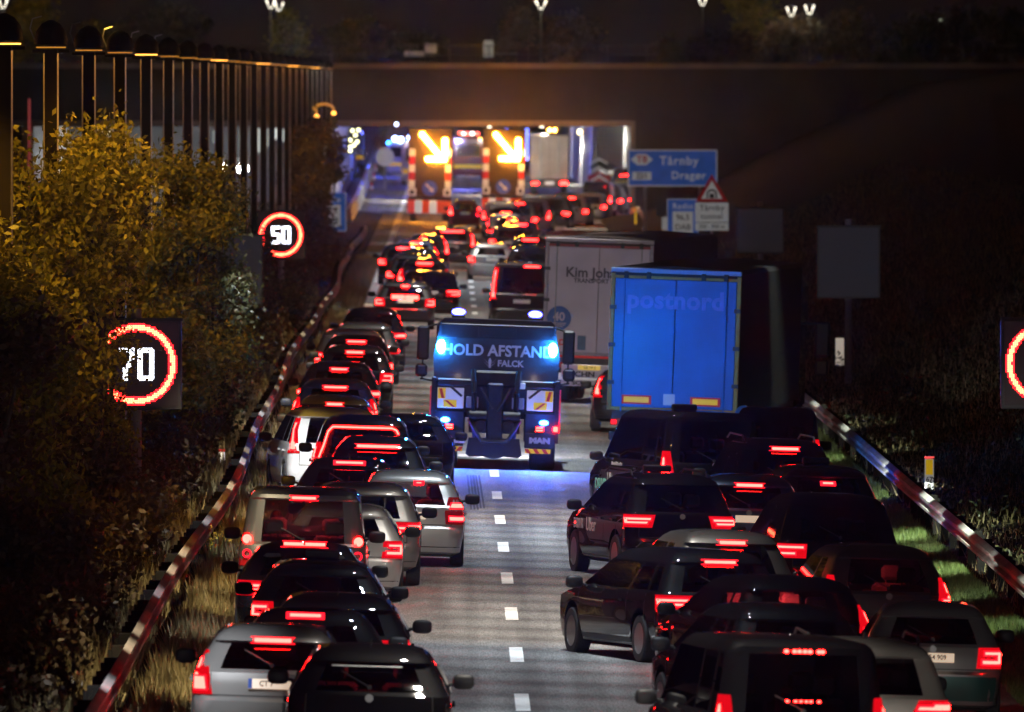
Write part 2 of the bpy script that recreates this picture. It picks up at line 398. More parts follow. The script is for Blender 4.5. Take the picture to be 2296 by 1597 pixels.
# rear lamp shapes: (p from the car's corner half width, z) rows for the housing, rows for the burning part
def lamp_rows(st, c):
    """housing rows and a list of burning shapes, each a list of rows (z, p0, p1)"""
    h = c.W / 2; B = c.B; c0 = h - .17; e = h + .12           # e wraps round the corner
    if st == 'vert':  return [(B - .12, c0 + .0, e - .04), (B + .05, c0 + .02, e - .06), (B + .26, c0 + .02, e - .10), (c.T - .04, c0 - .05, e - .18)], [[(B - .08, c0 + .05, e - .14), (B + .03, c0 + .06, e - .15), (B + .06, c0 + .08, e - .17), (B + .26, c0 + .07, e - .19), (c.T - .10, c0 + .0, e - .24)]]
    if st == 'tall':  return [(B - .22, c0 - .02, e - .03), (B + .0, c0 + .02, e - .04), (B + .20, c0 + .04, e - .10)], [[(B - .19, c0 + .03, e - .10), (B - .06, c0 + .05, e - .10)], [(B - .04, e - .15, e - .10), (B + .14, e - .18, e - .14)]]
    if st == 'block': return [(B - .22, c0 - .10, e), (B - .03, c0 - .08, e)], [[(B - .19, c0 - .05, e - .08), (B - .155, c0 - .05, e - .08)], [(B - .155, e - .13, e - .08), (B - .08, e - .13, e - .08)], [(B - .08, c0 - .02, e - .08), (B - .055, c0 - .02, e - .08)]]
    if st == 'stilo': return [(.70, c0 - .08, e), (.86, c0 - .10, e), (1.06, c0 - .05, e - .04)], [[(.735, c0 - .04, e - .07), (.785, c0 - .05, e - .07)], [(.93, c0 - .04, e - .07), (.985, c0 - .02, e - .08)]]
    if st == 'wide':  return [(B - .18, c0 - .20, e), (B - .04, c0 - .26, e + .03)], [[(B - .145, c0 - .14, e - .06), (B - .12, c0 - .16, e - .04)], [(B - .09, c0 - .20, e - .03), (B - .065, c0 - .21, e - .02)], [(B - .12, e - .12, e - .05), (B - .09, e - .11, e - .04)]]
    if st == 'slim':  return [(B - .14, c0 - .24, e + .06), (B - .04, c0 - .16, e + .08)], [[(B - .115, c0 - .20, e), (B - .085, c0 - .18, e)], [(B - .085, c0 - .02, e + .02), (B - .06, c0 + .0, e + .0)]]
    if st == 'ell':   return [(B - .20, c0 - .20, e), (B - .05, c0 - .22, e)], [[(B - .085, c0 - .19, e - .04), (B - .06, c0 - .19, e - .04)], [(B - .17, e - .11, e - .06), (B - .085, e - .09, e - .04)], [(B - .175, c0 - .06, e - .06), (B - .15, c0 - .06, e - .06)]]
    if st == 'round': return [(B - .3, c0 + .02, e - .06), (B + .16, c0 + .02, e - .08)], None
    return None, None
def car(cx, yt, D, kind, paint, label, cat='car', yaw=0., W=1.8, L=4.4, lampst='block', third=True, third_w=.34, third_x=0., plate=None, name=None, lit=True, roof=None, glass=None, cabin=0, beam=None,
        rails=False, group=None, sp=10, head=True, mirrors=True, detail=True, bt=1., extra=None, lower=None, third_z=None, tl=True):
    s = F / D; X = (cx - VX) / s; H = round(CH - gz(X) - (yt - VY) / s, 3)
    key = (kind, round(H, 2), W, L)
    if key not in CACHE:
        c = Car(kind, L, W, round(H, 2)); CACHE[key] = (c,) + body_mesh(c)
    c, bm_, G = CACHE[key]
    name = name or {'van': 'van', 'suv': 'suv', 'boxy': 'suv'}.get(kind, 'hatchback' if kind == 'hatch' else ('estate_car' if kind == 'wagon' else 'saloon_car'))
    t = thing(name, label, cat, (X, D, gz(X)), math.radians(yaw), group, .03)
    link('body', bm_, t, PAINT[paint] if isinstance(paint, str) else paint)
    gl = glass or GLASSD
    for k, m in G.items():
        link('rear_window' if k == 'rear_window' else ('windshield' if k == 'windshield' else 'side_window'), m, t, gl if k != 'windshield' else GLASS)
    hw = c.W / 2
    add_wheels(t, c.wy, c.wr, hw, sp=sp)
    def part(nm, fn, m, par=t, key2=()):
        k = (key, nm) + tuple(key2)
        if k not in CACHE: mb = MB(); fn(mb); CACHE[k] = mb.mesh(nm, True, 40)
        return link(nm, CACHE[k], par, m)
    z0 = c.lv[0]['z']
    part('bumper_trim', lambda m: c.patch(m, [(z0 + .03, -hw + .02, hw - .02), (z0 + .16, -hw + .0, hw - .0)], .006, -.03, 14), BLK)
    # rear lamps
    core = R_CORE if lit else R_DIM
    if tl:
        for s_ in (-1, 1):
            hs, cr = lamp_rows(lampst, c)
            if lampst == 'round':
                o = part('tail_light', lambda m: c.patch(m, [(z, s_ * a, s_ * b) for z, a, b in hs], .012, -.01), R_OFF, key2=(lampst, s_))
                def rnd(m):
                    for zc in (c.B + .07,):
                        q = c.surf(s_ * (hw - .115), zc, .02); m.cyl(q, q + Vector((0, -.02, 0)), .065, n=18)
                part('lamp', rnd, core, o, key2=('r1', s_))
                def rng(m):
                    q = c.surf(s_ * (hw - .115), c.B - .13, .02)
                    R = []
                    for r, d in ((.065, 0), (.065, -.015), (.04, -.015), (.04, 0)): R.append([(q.x + r * math.cos(2 * math.pi * i / 18), q.y + d, q.z + r * math.sin(2 * math.pi * i / 18)) for i in range(18)])
                    m.loft(R, cap0=False, cap1=False)
                part('lamp', rng, R_GLOW, o, key2=('r2', s_))
            else:
                o = part('tail_light', lambda m: c.patch(m, [(z + (-.03 if i == 0 else (.03 if i == len(hs) - 1 else 0)), s_ * (a - .03), s_ * (b + .03)) for i, (z, a, b) in enumerate(hs)], .010, -.01), R_DIM if lit and lampst != 'stilo' else R_OFF, key2=(lampst, s_))  # housing enlarged, its dim red imitates the glow round the lamp
                def cor(m):
                    for shp in cr: c.patch(m, [(z, s_ * a, s_ * b) for z, a, b in shp], .018, .008)
                part('lamp', cor, core, o, key2=(lampst, s_))
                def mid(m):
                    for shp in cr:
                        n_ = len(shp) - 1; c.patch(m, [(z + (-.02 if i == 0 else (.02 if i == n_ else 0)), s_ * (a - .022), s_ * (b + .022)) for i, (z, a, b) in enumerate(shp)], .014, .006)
                if lit: part('lens', mid, R_GLOW, o, key2=(lampst, s_))  # added red halo shell round the burning shapes
    if third:
        tz = third_z if third_z else (c.T + .035 if kind != 'sedan' else c.T - .08)
        k3 = (round(third_w, 2), round(third_x, 2), round(tz, 3))
        o = part('brake_light', lambda m: c.patch(m, [(tz - .034, third_x - third_w / 2 - .045, third_x + third_w / 2 + .045), (tz + .036, third_x - third_w / 2 - .045, third_x + third_w / 2 + .045)], .008, -.012, 8), R_GLOW, key2=k3)  # lens oversized so its red imitates glow round the strip
        part('lamp', lambda m: c.patch(m, [(tz - .010, third_x - third_w / 2, third_x + third_w / 2), (tz + .014, third_x - third_w / 2, third_x + third_w / 2)], .016, .004, 8), core, o, key2=k3)
    # number plate
    if not plate and D < 330: pz = None
    else: pz = .80 if kind in ('hatch', 'wagon', 'sedan') else .86
    if pz:
        q = c.surf(0, pz, .012); tl_ = (c.surf(0, pz + .06).y - c.surf(0, pz - .06).y) / .12
        pl = part('number_plate', lambda m: m.box(-.26, .26, -.008, .02, -.055, .055), PLY if plate and lit and D < 460 and kind != 'x' else PLW); pl.location = (0, q.y - .012, pz); pl.rotation_euler = (-math.atan(tl_), 0, 0)
        if plate:
            band = part('blue_band', lambda m: m.box(-.26, -.215, -.011, -.0085, -.055, .055), PLB, pl)
            if plate.strip(): text(plate, .085, PLT, pl, (.02, -.012, 0), .0015, sx=.9, name='plate_number')
    # mirrors, lamps in front, seats
    if mirrors:
        my = c.Sb[6] - .05; mz = c.B + .07
        for s_ in (-1, 1):
            q = c.side(my, c.B + .02, s_)
            o = part('mirror', lambda m: (m.ell((s_ * .15, 0, .04), .12, .075, .085, 12, 8, .6), m.cyl((-s_ * .03, .02, 0), (s_ * .1, .01, .02), .02)), PAINT[paint] if paint in ('silver', 'white') and isinstance(paint, str) and D % 2 > 1 else BLK, key2=('m', s_)); o.location = q
    def hl(m):
        for dummy in (0,): pass
    for s_ in (-1, 1):
        part('headlight', lambda m: m.ell((s_ * (hw - .26), L - .12, .66), .16, .10, .07, 10, 6), GLASSC if D > 0 else None, key2=('h', s_))
    for s_ in (-1, 1):
        for y0 in (c.Sb[3] + .05, c.Sb[5] + .05):
            part('door_handle', lambda m: m.box(*sorted((s_ * hw * .985, s_ * (hw + .02))), y0, y0 + .17, c.B - .13, c.B - .10), PAINT[paint] if isinstance(paint, str) else paint, key2=(s_, round(y0, 2)))
    sm = seat_mesh(); k = 0 if c.kind not in ('van',) else .12
    for x, y in ((-.38, L * .50), (.38, L * .50), (-.42, L * .27), (.42, L * .27)):
        o = link('seat', sm, t, SEATM); o.location = (x, y, k + (.04 if kind in ('suv', 'boxy') else 0) + (H - 1.5) * .3 - .02)
    if detail:
        for s_ in (-1, 1):
            for yb in (c.Sb[3] - .04, c.Sb[4] + .02, c.Sb[6] + .12):
                def seam(m):
                    pts = [c.side(yb, z, s_, .0025) for z in (c.B, .8, .6, .31)]
                    m.loft([[p + Vector((0, -.006, 0)), p + Vector((0, .006, 0)), p + Vector((-s_ * .01, 0, 0))] for p in pts])
                part('door_seam', seam, BLK, key2=(s_, round(yb, 2)))
            a0, a1 = c.wy[0] + c.wr + .1, c.wy[1] - c.wr - .1
            part('side_skirt', lambda m: m.loft([[c.side(y, .22, s_, .012), c.side(y, .32, s_, .012), c.side(y, .32, s_, -.02), c.side(y, .22, s_, -.02)] for y in (a0, (a0 + a1) / 2, a1)]), BLK, key2=(s_,))
        w1 = hw * .78
        part('tailgate_seam', lambda m: c.line(m, [(-w1, c.B), (-w1 * 1.02, .66), (w1 * 1.02, .66), (w1, c.B)], .011, .003), BLK)
        wz = c.A + .04
        q0 = c.surf(0, wz, .012); q1 = c.surf(-.32, wz + .16, .012)
        part('wiper', lambda m: (m.cyl(q0, q1, .009, n=6), m.cyl(q0 + Vector((0, .02, 0)), q0 + Vector((0, -.02, 0)), .025, n=8)), BLK)
        if kind != 'sedan':
            lg = c.surf(0, c.B - .03 if kind != 'van' else c.B, .01)
            part('badge', lambda m: m.cyl(lg, lg + Vector((0, -.012, 0)), .045, n=16), CHR)
    if rails:
        def rl(m):
            for s_ in (-1, 1):
                x = s_ * (hw * .66); m.tube([(x, 1.0, H - .05), (x, 1.1, H + .035), (x, L * .56, H + .05), (x, L * .62, H - .03)], .017, 6)
        part('roof_rail', rl, BLK if rails is True else CHR)
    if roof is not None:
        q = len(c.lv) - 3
        part('sodium_lit_roof', lambda m: m.loft([[(x, y, z + .004) for x, y, z in c.ring(j)] for j in range(q - 2, len(c.lv))], True, False, True), PAINT[roof], key2=(roof,))  # roof shell whose yellow paint imitates sodium light on the roof
    if head and D < 900:
        lamp('SPOT', 'headlight_beam', t, (0, L + .05, .66), HEADP * (1.0 if D > 150 else 1.0), (1, .93, .82), .12, (math.radians(90 - 3.0), 0, 0), 75, .9)
    if cabin: lamp('POINT', 'cabin_red_fill', t, (0, L * .42, c.T - .05), cabin, (1, .05, .06), .02)  # added red point, stands in for brake lamps shining in from ahead
    if beam: lamp('SPOT', 'headlight_beam', t, (.5, L + .05, .66), beam[1], (.92, 1, .86), 0, (math.radians(85), 0, math.radians(beam[0])), 60, .9)  # added side beam, turned off the car's axis to light the verge
    if extra: extra(t, c)
    return t
HEADP = 110.0; BEACP = 300.0
# ---------------------------------------------------------------- ground, road, tunnel
def struct(o, label=None): o['kind'] = 'structure'; return o
def asphalt():
    m = mat('asphalt', (.085, .083, .08), .72, noise=.0); nt = m.node_tree; b = nt.nodes['Principled BSDF']; N = nt.nodes.new; Lk = nt.links.new
    tc = N('ShaderNodeTexCoord'); n1 = N('ShaderNodeTexNoise'); n1.inputs['Scale'].default_value = 48; n1.inputs['Detail'].default_value = 6; n1.inputs['Roughness'].default_value = .7
    mp = N('ShaderNodeMapping'); mp.inputs['Scale'].default_value = (1, .06, 1); n2 = N('ShaderNodeTexNoise'); n2.inputs['Scale'].default_value = 1.3; n2.inputs['Detail'].default_value = 3
    mp1 = N('ShaderNodeMapping'); mp1.inputs['Scale'].default_value = (1, .04, 1); Lk(tc.outputs['Object'], mp1.inputs[0]); Lk(mp1.outputs[0], n1.inputs['Vector'])
    Lk(tc.outputs['Object'], mp.inputs[0]); Lk(mp.outputs[0], n2.inputs['Vector'])
    r1 = N('ShaderNodeValToRGB'); r1.color_ramp.elements[0].position = .3; r1.color_ramp.elements[1].position = .72; r1.color_ramp.elements[0].color = (.07, .07, .068, 1); r1.color_ramp.elements[1].color = (.36, .357, .35, 1)
    r2 = N('ShaderNodeValToRGB'); r2.color_ramp.elements[0].position = .35; r2.color_ramp.elements[1].position = .7; r2.color_ramp.elements[0].color = (.7, .7, .7, 1); r2.color_ramp.elements[1].color = (1.1, 1.1, 1.1, 1)
    mx = N('ShaderNodeMixRGB'); mx.blend_type = 'MULTIPLY'; mx.inputs[0].default_value = 1
    Lk(n1.outputs[0], r1.inputs[0]); Lk(n2.outputs[0], r2.inputs[0]); Lk(r1.outputs[0], mx.inputs[1]); Lk(r2.outputs[0], mx.inputs[2]); Lk(mx.outputs[0], b.inputs['Base Color'])
    mp3 = N('ShaderNodeMapping'); mp3.inputs['Scale'].default_value = (1, .006, 1); n3 = N('ShaderNodeTexNoise'); n3.inputs['Scale'].default_value = 2.2; n3.inputs['Detail'].default_value = 4
    Lk(tc.outputs['Object'], mp3.inputs[0]); Lk(mp3.outputs[0], n3.inputs['Vector']); r3 = N('ShaderNodeValToRGB'); r3.color_ramp.elements[0].position = .38; r3.color_ramp.elements[1].position = .62
    r3.color_ramp.elements[0].color = (.62, .62, .62, 1); r3.color_ramp.elements[1].color = (1.05, 1.05, 1.05, 1); mx3 = N('ShaderNodeMixRGB'); mx3.blend_type = 'MULTIPLY'; mx3.inputs[0].default_value = 1
    Lk(n3.outputs[0], r3.inputs[0]); Lk(mx.outputs[0], mx3.inputs[1]); Lk(r3.outputs[0], mx3.inputs[2]); Lk(mx3.outputs[0], b.inputs['Base Color'])
    bp = N('ShaderNodeBump'); bp.inputs['Strength'].default_value = .35; bp.inputs['Distance'].default_value = .02; Lk(n1.outputs[0], bp.inputs['Height']); Lk(bp.outputs[0], b.inputs['Normal'])
    return m
ASPH = asphalt()
MARK = mat('road paint', (.85, .85, .84), .6, noise=.12, nscale=6)
SOIL = mat('soil', (.009, .008, .006), .95, spec=.02, noise=.4, nscale=2, bump=.4)
def strip(name, xs_z, ys, m, off=0.):
    b = MB(); n = len(xs_z(ys[0])); rows = [[(x, y, z + off) for x, z in xs_z(y)] for y in ys]
    b.loft(rows, False, False, False); return b.build(name, m, None, True, 60)
def bank(y):
    k = 1
    L_ = [(-420, 9), (-90, 8), (-60, 5), (-42, .3), (-25, .0), (-9, .1), (-5.2, .35), (-4.3, .22), (-3.6, .14), (-2.9, gz(-2.9) - .02)]
    R_ = [(7.25, gz(7.25) - .03), (7.6, -.22), (8.3, -.15), (9.2, .02), (10.6, .12), (13, .9), (18, 3.6), (26, 7.4), (45, 9.5), (420, 11)]
    return L_ + [(0, gz(0) - .35), (4, gz(4) - .35)] + R_
gy = [60, 100, 140] + list(range(150, 828, 12)) + [828.5]
struct(strip('ground', bank, gy, SOIL))
struct(strip('tunnel_ground', lambda y: [(-60, .0), (-25, 0), (-6, 0), (0, -.35), (8, -.35), (18, -.2), (40, -.2)], [828.5, 1200, 2400], SOIL))
struct(strip('cover_ground', lambda y: [(-600, 8.5), (600, 8.5)], [829, 1200, 1600], SOIL))
def road_x(y):
    l = -2.9 if y < 600 else max(-2.9 - (y - 600) * .0125, -5.2)
    r = 7.3 if y < 700 else min(7.3 + (y - 700) * .055, 17)
    if y > 1000: l = -5.2 - (y - 1000) * .0028
    return l, r
struct(strip('road', lambda y: [(road_x(y)[0], gz(road_x(y)[0])), (0.94, 0.0), (road_x(y)[1], gz(min(road_x(y)[1], 7.6)))], [60, 120] + list(range(150, 640, 30)) + list(range(640, 1400, 20)) + [2400], ASPH))
def quadstrip(name, x0, x1, ys):
    b = MB(); b.loft([[(x0(y), y, gz(x0(y)) + .004), (x1(y), y, gz(x1(y)) + .004)] for y in ys], False, False, False); return b.build(name, MARK)
struct(quadstrip('edge_line', lambda y: road_x(y)[0] + .18 if y < 600 else -2.72, lambda y: (road_x(y)[0] + .46) if y < 600 else -2.44, [100] + list(range(150, 1400, 25)))); 
def exl(y): return 4.65 if y < 731 else 4.65 + (y - 731) * .0515
struct(quadstrip('shoulder_line', lambda y: exl(y), lambda y: exl(y) + .28, [100] + list(range(150, 866, 15))))
# centre dashes, 5 m painted and 10 m open (first one seen centred at y = 1578)
y = F * 7.7 / (1578 - VY) - 2.6
d0 = MB(); d0.add([(-.09, 0, 0), (.09, 0, 0), (.09, 5.1, 0), (-.09, 5.1, 0)], [(0, 1, 2, 3)]); dm = d0.mesh('dash')
yy = y - 30
while yy < 800:
    o = link('lane_marking', dm, None, MARK); o.location = (.94, yy, .005); o['kind'] = 'structure'; yy += 15.15
# skid marks on the road
SK = mat('tyre rubber streak', (.035, .035, .035), .8, noise=.3, nscale=14)
for x0, y0, x1, y1 in ((1055, 1068, 1064, 1145), (1067, 1068, 1078, 1142)):
    b = MB(); n = 24
    for k in (-.06, 0, .06):
        b.loft([[(((x0 + (x1 - x0) * i / n) - VX) / ((y0 + (y1 - y0) * i / n - VY) / 7.7) + k + e, F * 7.7 / (y0 + (y1 - y0) * i / n - VY), .0065 - (k + e) * .03 - .0) for e in (-.018, .018)] for i in range(n + 1)], False, False, False)
    o = b.build('tyre_streak', SK); o['kind'] = 'structure'; o.location.z = .012
# tunnel: deck fascia, walls, ceiling
P0 = 828.
t = t_tunnel = thing('tunnel_portal', 'long dark concrete portal beam spanning the motorway behind the arrow vehicles', 'tunnel portal', (0, P0, 0))
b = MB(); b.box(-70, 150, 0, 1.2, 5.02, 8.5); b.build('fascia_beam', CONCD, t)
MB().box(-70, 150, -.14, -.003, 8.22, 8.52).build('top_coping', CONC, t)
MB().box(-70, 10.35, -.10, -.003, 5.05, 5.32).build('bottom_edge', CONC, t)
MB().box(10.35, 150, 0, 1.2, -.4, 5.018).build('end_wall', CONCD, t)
MB().box(10.3, 10.55, -.12, -.004, -.3, 5.30).build('portal_post', CONC, t)
b = MB(); b.box(-70, 60, 1.2, 900, 5.0, 5.4); b.build('ceiling', mat('tunnel ceiling', (.25, .25, .26), .7, noise=.2, nscale=.2), t)
MB().box(-23.6, -23.0, .3, 500, 0, 5).build('side_wall', mat('tunnel wall paint', (.42, .43, .44), .6, noise=.15, nscale=.3), t)
MB().box(-70, -23.7, .3, 1.0, 0, 5).build('side_wall', CONCD, t)
MB().box(-23, -7, 90, 90.6, 0, 5).build('cross_wall', MATS['tunnel wall paint'], t)
def dwall(name, pts, h, th, m, z0=-.3):
    b = MB(); b.loft([[(x - th / 2, y, z0), (x + th / 2, y, z0), (x + th * .3, y, h), (x - th * .3, y, h)] for x, y in pts]); return b.build(name, m, t)
dwall('inner_wall', [(10.9, 4), (13.8, 130), (15, 270), (15.6, 700)], 5, .5, MATS['tunnel wall paint'])
dwall('inner_wall', [(-6.6, 2), (-7.6, 400), (-12.5, 900)], 5, .4, MATS['tunnel wall paint'])
dwall('dividing_wall', [(10.2, 190), (9.8, 480), (8.5, 880)], 5, .5, MATS['tunnel wall paint'])
for i in range(9):
    for x in (2.5, 5.5):
        o = MB().box(x - .1, x + .1, 25 + i * 34, 26.2 + i * 34, 4.86, 4.97).build('ceiling_lamp', emit('tunnel lamp', (1, .9, .7), 5), t)
for x, y, p, c_ in ((-14, 42, 900, (.9, .97, 1)), (-12, 66, 900, (.9, .97, 1)), (-17, 66, 900, (.9, .97, 1)), (3, 60, 260, (1, .9, .75)), (3, 150, 400, (1, .9, .75)), (9, 90, 500, (1, .93, .8)), (9, 260, 500, (1, .93, .8)), (-6.2, 120, 420, (.05, .10, 1)), (-6.0, 30, 240, (.05, .1, 1)), (-6.3, 75, 240, (.05, .1, 1)), (-6.5, 300, 900, (.06, .12, 1)), (0, 30, 260, (1, .88, .7)), (-3, 90, 300, (1, .88, .7)), (12.5, 200, 260, (1, .93, .8)), (13.5, 420, 500, (1, .93, .8)), (1, 200, 700, (.2, .2, 1)), (4, 330, 500, (.6, .6, 1))):
    lamp('POINT', 'tunnel_light', t, (x, y, 2.6), p * (1.3 if x < -9 else 4), c_, 0)
# median barrier running into the tunnel
b = MB()
pts = [(-5.0, 760), (-5.1, 850), (-5.5, 1000), (-6.2, 1240), (-7.6, 1700)]
b.loft([[(x - .3, y, -.2), (x + .3, y, -.2), (x + .16, y, .35), (x + .1, y, 1.0), (x - .1, y, 1.0), (x - .16, y, .35)] for x, y in pts])
tag(b.build('concrete_barrier', mat('barrier concrete', (.40, .41, .43), .7, noise=.15, nscale=.5)), 'blue-lit concrete barrier running into the tunnel left of the round sign', 'barrier')
# ---------------------------------------------------------------- guard rails
def wbeam(x, y, s, z=.44):      # W profile, s = side of the road it faces
    pr = [(0, -.155), (.035, -.13), (.08, -.10), (.08, -.055), (.02, -.02), (.02, .02), (.08, .055), (.08, .10), (.035, .13), (0, .155)]
    return [(x + s * a, y, z + b_) for a, b_ in pr] + [(x + s * (a - .012), y, z + b_) for a, b_ in pr[::-1]]
def xl(y): return -3.80 + .10 * math.sin(y / 34.) + .05 * math.sin(y / 13. + 1)
def zl(y): return .03 * math.sin(y / 21.) + .16
def xr(y): return 8.23 + .07 * math.sin(y / 40. + 2) + .04 * math.sin(y / 15.)
def zr(y): return .02 * math.sin(y / 18.) - .16
def guard(name, label, xf, zf, s, y0, y1, npost, rw):
    t = thing(name, label, 'guard rail', (xf(y0), y0, 0))
    dx, dy = xf(y0), y0; b = MB(); n = int((y1 - y0) / 2)
    b.loft([wbeam(xf(y) - dx, y - dy, s, .55 + zf(y)) for y in [y0 + (y1 - y0) * i / n for i in range(n + 1)]]); b.build('rail', rw, t, True, 50)
    pm = MB(); pm.box(-.06, .06, -.05, .05, -.6, .62); pm.box(-.02 if s > 0 else -.16, .16 if s > 0 else .02, -.07, .07, .42, .68, b=.01); pm = pm.mesh('post')
    st = MB(); i = 0; y = y0 + 1
    while y < y1:
        X = xf(y) - dx - s * .17; Z = zf(y)
        if i < npost:
            o = link('post', pm, t, POSTM); o.location = (X, y - dy, Z)
        else:
            st.box(X - .06, X + .06, y - dy - .05, y - dy + .05, Z - .6, Z + .66)
        y += 4; i += 1
    if st.v: o = st.build('post', POSTM, t); o['kind'] = 'stuff'
POSTM = mat('rail post', (.012, .011, .010), .9, spec=.05, noise=.3, nscale=5)
RAILM = mat('guard rail steel', (.34, .32, .32), .7, 0, noise=.25, nscale=.7, bump=.03)
guard('guard_rail', 'undulating steel guard rail beside the dry grass, left of the queue', xl, zl, 1, 150, 684, 98, RAILM)
guard('guard_rail', 'steel guard rail above the green verge beside the right-hand cars', xr, zr, -1, 150, 640, 98, RAILM)
# short rail end near the tunnel on the right, and its black and yellow marker
b = MB(); b.loft([wbeam(x, y, -1, z) for x, y, z in ((8.2, 640, .5), (9.2, 690, .55), (10.0, 740, .6), (10.0, 770, .9), (9.8, 790, .6))]); 
tag(b.build('guard_rail', STEEL), 'bent amber-edged rail end beside the exit curve before the portal', 'guard rail')
b = MB(); b.cyl((0, 0, -.3), (0, 0, .95), .05, n=8); o = b.build('marker_post', YELP); o.location = (9.9, 775, 0); tag(o, 'small yellow marker post beside the portal at the exit curve', 'marker post')
# ---------------------------------------------------------------- delineators
def delineator(x, y, D, wd, h, label, yel=False, txt=None):
    p = pos(x, y, D); t = thing('delineator_post', label, 'marker post', p)
    MB().box(-wd / 2, wd / 2, -.04, .04, -.5, h, b=.012).build('post', WHT, t)
    MB().box(-wd / 2 + .02, wd / 2 - .02, -.047, -.042, h * .45, h - .06).build('reflector', YELP if yel else mat('reflector', (.9, .88, .82), .3, em=(1, .92, .8), es=.55), t)
    MB().box(-wd / 2 - .003, wd / 2 + .003, -.043, .043, h - .05, h + .0).build('cap', REDP, t)
    if txt:
        for k, q in enumerate(txt): text(q, .13, PLT, t, (0, -.048, h * .30 - k * .13), .002, name='number')
delineator(173, 1597, 182, .15, .50, 'white reflector post in the grass at the bottom left corner')
delineator(497, 1056, 288, .12, .42, 'small white reflector post behind the rail, left of the white van-like car')
delineator(638, 816, 396, .13, .5, 'white reflector post behind the left rail beside the double brake lamps')
delineator(668, 703, 480, .13, .42, 'dim white reflector post behind the red-lit stretch of left rail')
delineator(768, 584, 600, .13, .5, 'thin white reflector post above the orange tip of the left rail')
delineator(2084, 1098, 278, .17, .62, 'white kilometre post with yellow reflector and 67 2 in black', True, ('67', '2'))
# ---------------------------------------------------------------- signs
def pole(t, x, z0, z1, r=.05): MB().cyl((x, .06, z0), (x, .06, z1), r, n=10).build('pole', STEEL, t)
def vms(x, y, D, wd, h, label, lit=None, base=0., mast=True):
    p = pos(x, y, D); t = thing('variable_sign', label, 'traffic sign', (p.x, p.y, base)); z = p.z - base
    MB().box(-wd / 2, wd / 2, 0, .22, z - h / 2, z + h / 2, b=.02).build('cabinet', mat('sign cabinet', (.03, .03, .035), .5, noise=.2), t)
    m = MB(); m.box(-wd / 2 + .06, wd / 2 - .06, -.012, .01, z - h / 2 + .06, z + h / 2 - .06)
    m.build('matrix_panel', VMSF if not lit else VMSD, t)
    MB().box(-wd / 2 - .015, wd / 2 + .015, -.03, -.012, z + h / 2 - .04, z + h / 2 + .01).build('hood', BLK, t)
    MB().cyl((0, .3, -1), (0, .3, z + h / 2 + (.16 if mast else -.2)), .085, n=12).build('mast', mat('sign mast', (.25, .24, .25), .6, .3, noise=.1), t)
    if lit:
        r0 = wd * .5 * .90; r1 = r0 * .80; pt = .030; n = int(wd / 2 / pt); ring = MB(); ri = MB(); ro = MB(); q = .0125
        for i in range(-n, n):
            for j in range(-n, n):
                X, Z = (i + .5) * pt, (j + .5) * pt; R = math.hypot(X, Z)
                if r1 <= R <= r0: (ring if r1 + .032 < R < r0 - .032 else (ri if R < r0 - .04 else ro)).add([(X - q, -.022, z + Z - q), (X + q, -.022, z + Z - q), (X + q, -.022, z + Z + q), (X - q, -.022, z + Z + q)], [(0, 1, 2, 3)])
        ring.build('red_ring', emit('sign ring leds', (1, .075, .03), 24), t); ri.build('red_ring', emit('sign ring edge leds', (1, .008, .012), 9), t); ro.build('red_ring', MATS['sign ring edge leds'], t)
        G = {'5': [(0, 0, 10, 3), (0, 0, 3, 10), (0, 8, 9, 11), (7, 9, 10, 19), (0, 17, 9, 20)], '0': [(1, 0, 9, 3), (1, 17, 9, 20), (0, 1, 3, 19), (7, 1, 10, 19)], '7': [(0, 0, 10, 3), (7, 3, 10, 7), (5, 7, 8, 12), (3, 12, 6, 20)]}
        for k, ch in enumerate(lit):
            m = MB(); seen = set()
            for (a, b_, c_, d_) in G[ch]:
                for i in range(a, c_):
                    for j in range(b_, d_): seen.add((i, j))
            pp = r1 * 2 * .5 / 20
            for i, j in seen:
                X = (k - 1) * 12 * pp + pp + i * pp + .5 * pp; Z = z + 10 * pp - (j + .5) * pp; q2 = pp * .36
                m.add([(X - q2, -.022, Z - q2), (X + q2, -.022, Z - q2), (X + q2, -.022, Z + q2), (X - q2, -.022, Z + q2)], [(0, 1, 2, 3)])
            m.build('digit', emit('sign white leds', (.85, .88, 1), 9), t)
    return t
VMSF = mat('unlit matrix face', (.055, .06, .08), .7, em=(.5, .52, .7), es=.012, noise=.1, nscale=40)
VMSD = mat('lit matrix face', (.012, .01, .012), .6, em=(.6, .3, .4), es=.012, noise=.2, nscale=40)
vms(305, 817, 250, 1.54, 1.54, 'lit speed sign with red ring and 70, half behind yellow leaves', '70')
vms(630, 527, 463, 1.52, 1.52, 'lit speed sign with red ring and 50, clear of the leaves', '50')
vms(2347, 815, 250, 1.54, 1.54, 'lit speed sign cut by the right picture edge, only part of its red ring showing', '70')
vms(1903, 588, 370, 1.60, 1.83, 'tall blank grey matrix sign on a mast behind the right rail')
vms(1705, 517, 483, 1.58, 1.52, 'square blank brown-grey matrix sign above the trailer roofs')
vms(518, 606, 372, 1.60, 1.80, 'blank blue-grey matrix sign half hidden by the dark tree')
def board(x0, x1, y0, y1, D, m, t=None, name='board', d=0.):
    a = pos(x0, y1, D); b_ = pos(x1, y0, D); o = MB().box(a.x - t.location.x, b_.x - t.location.x, a.y - t.location.y - d - .03, a.y - t.location.y - d, a.z, b_.z, b=.01); return o.build(name, m, t)
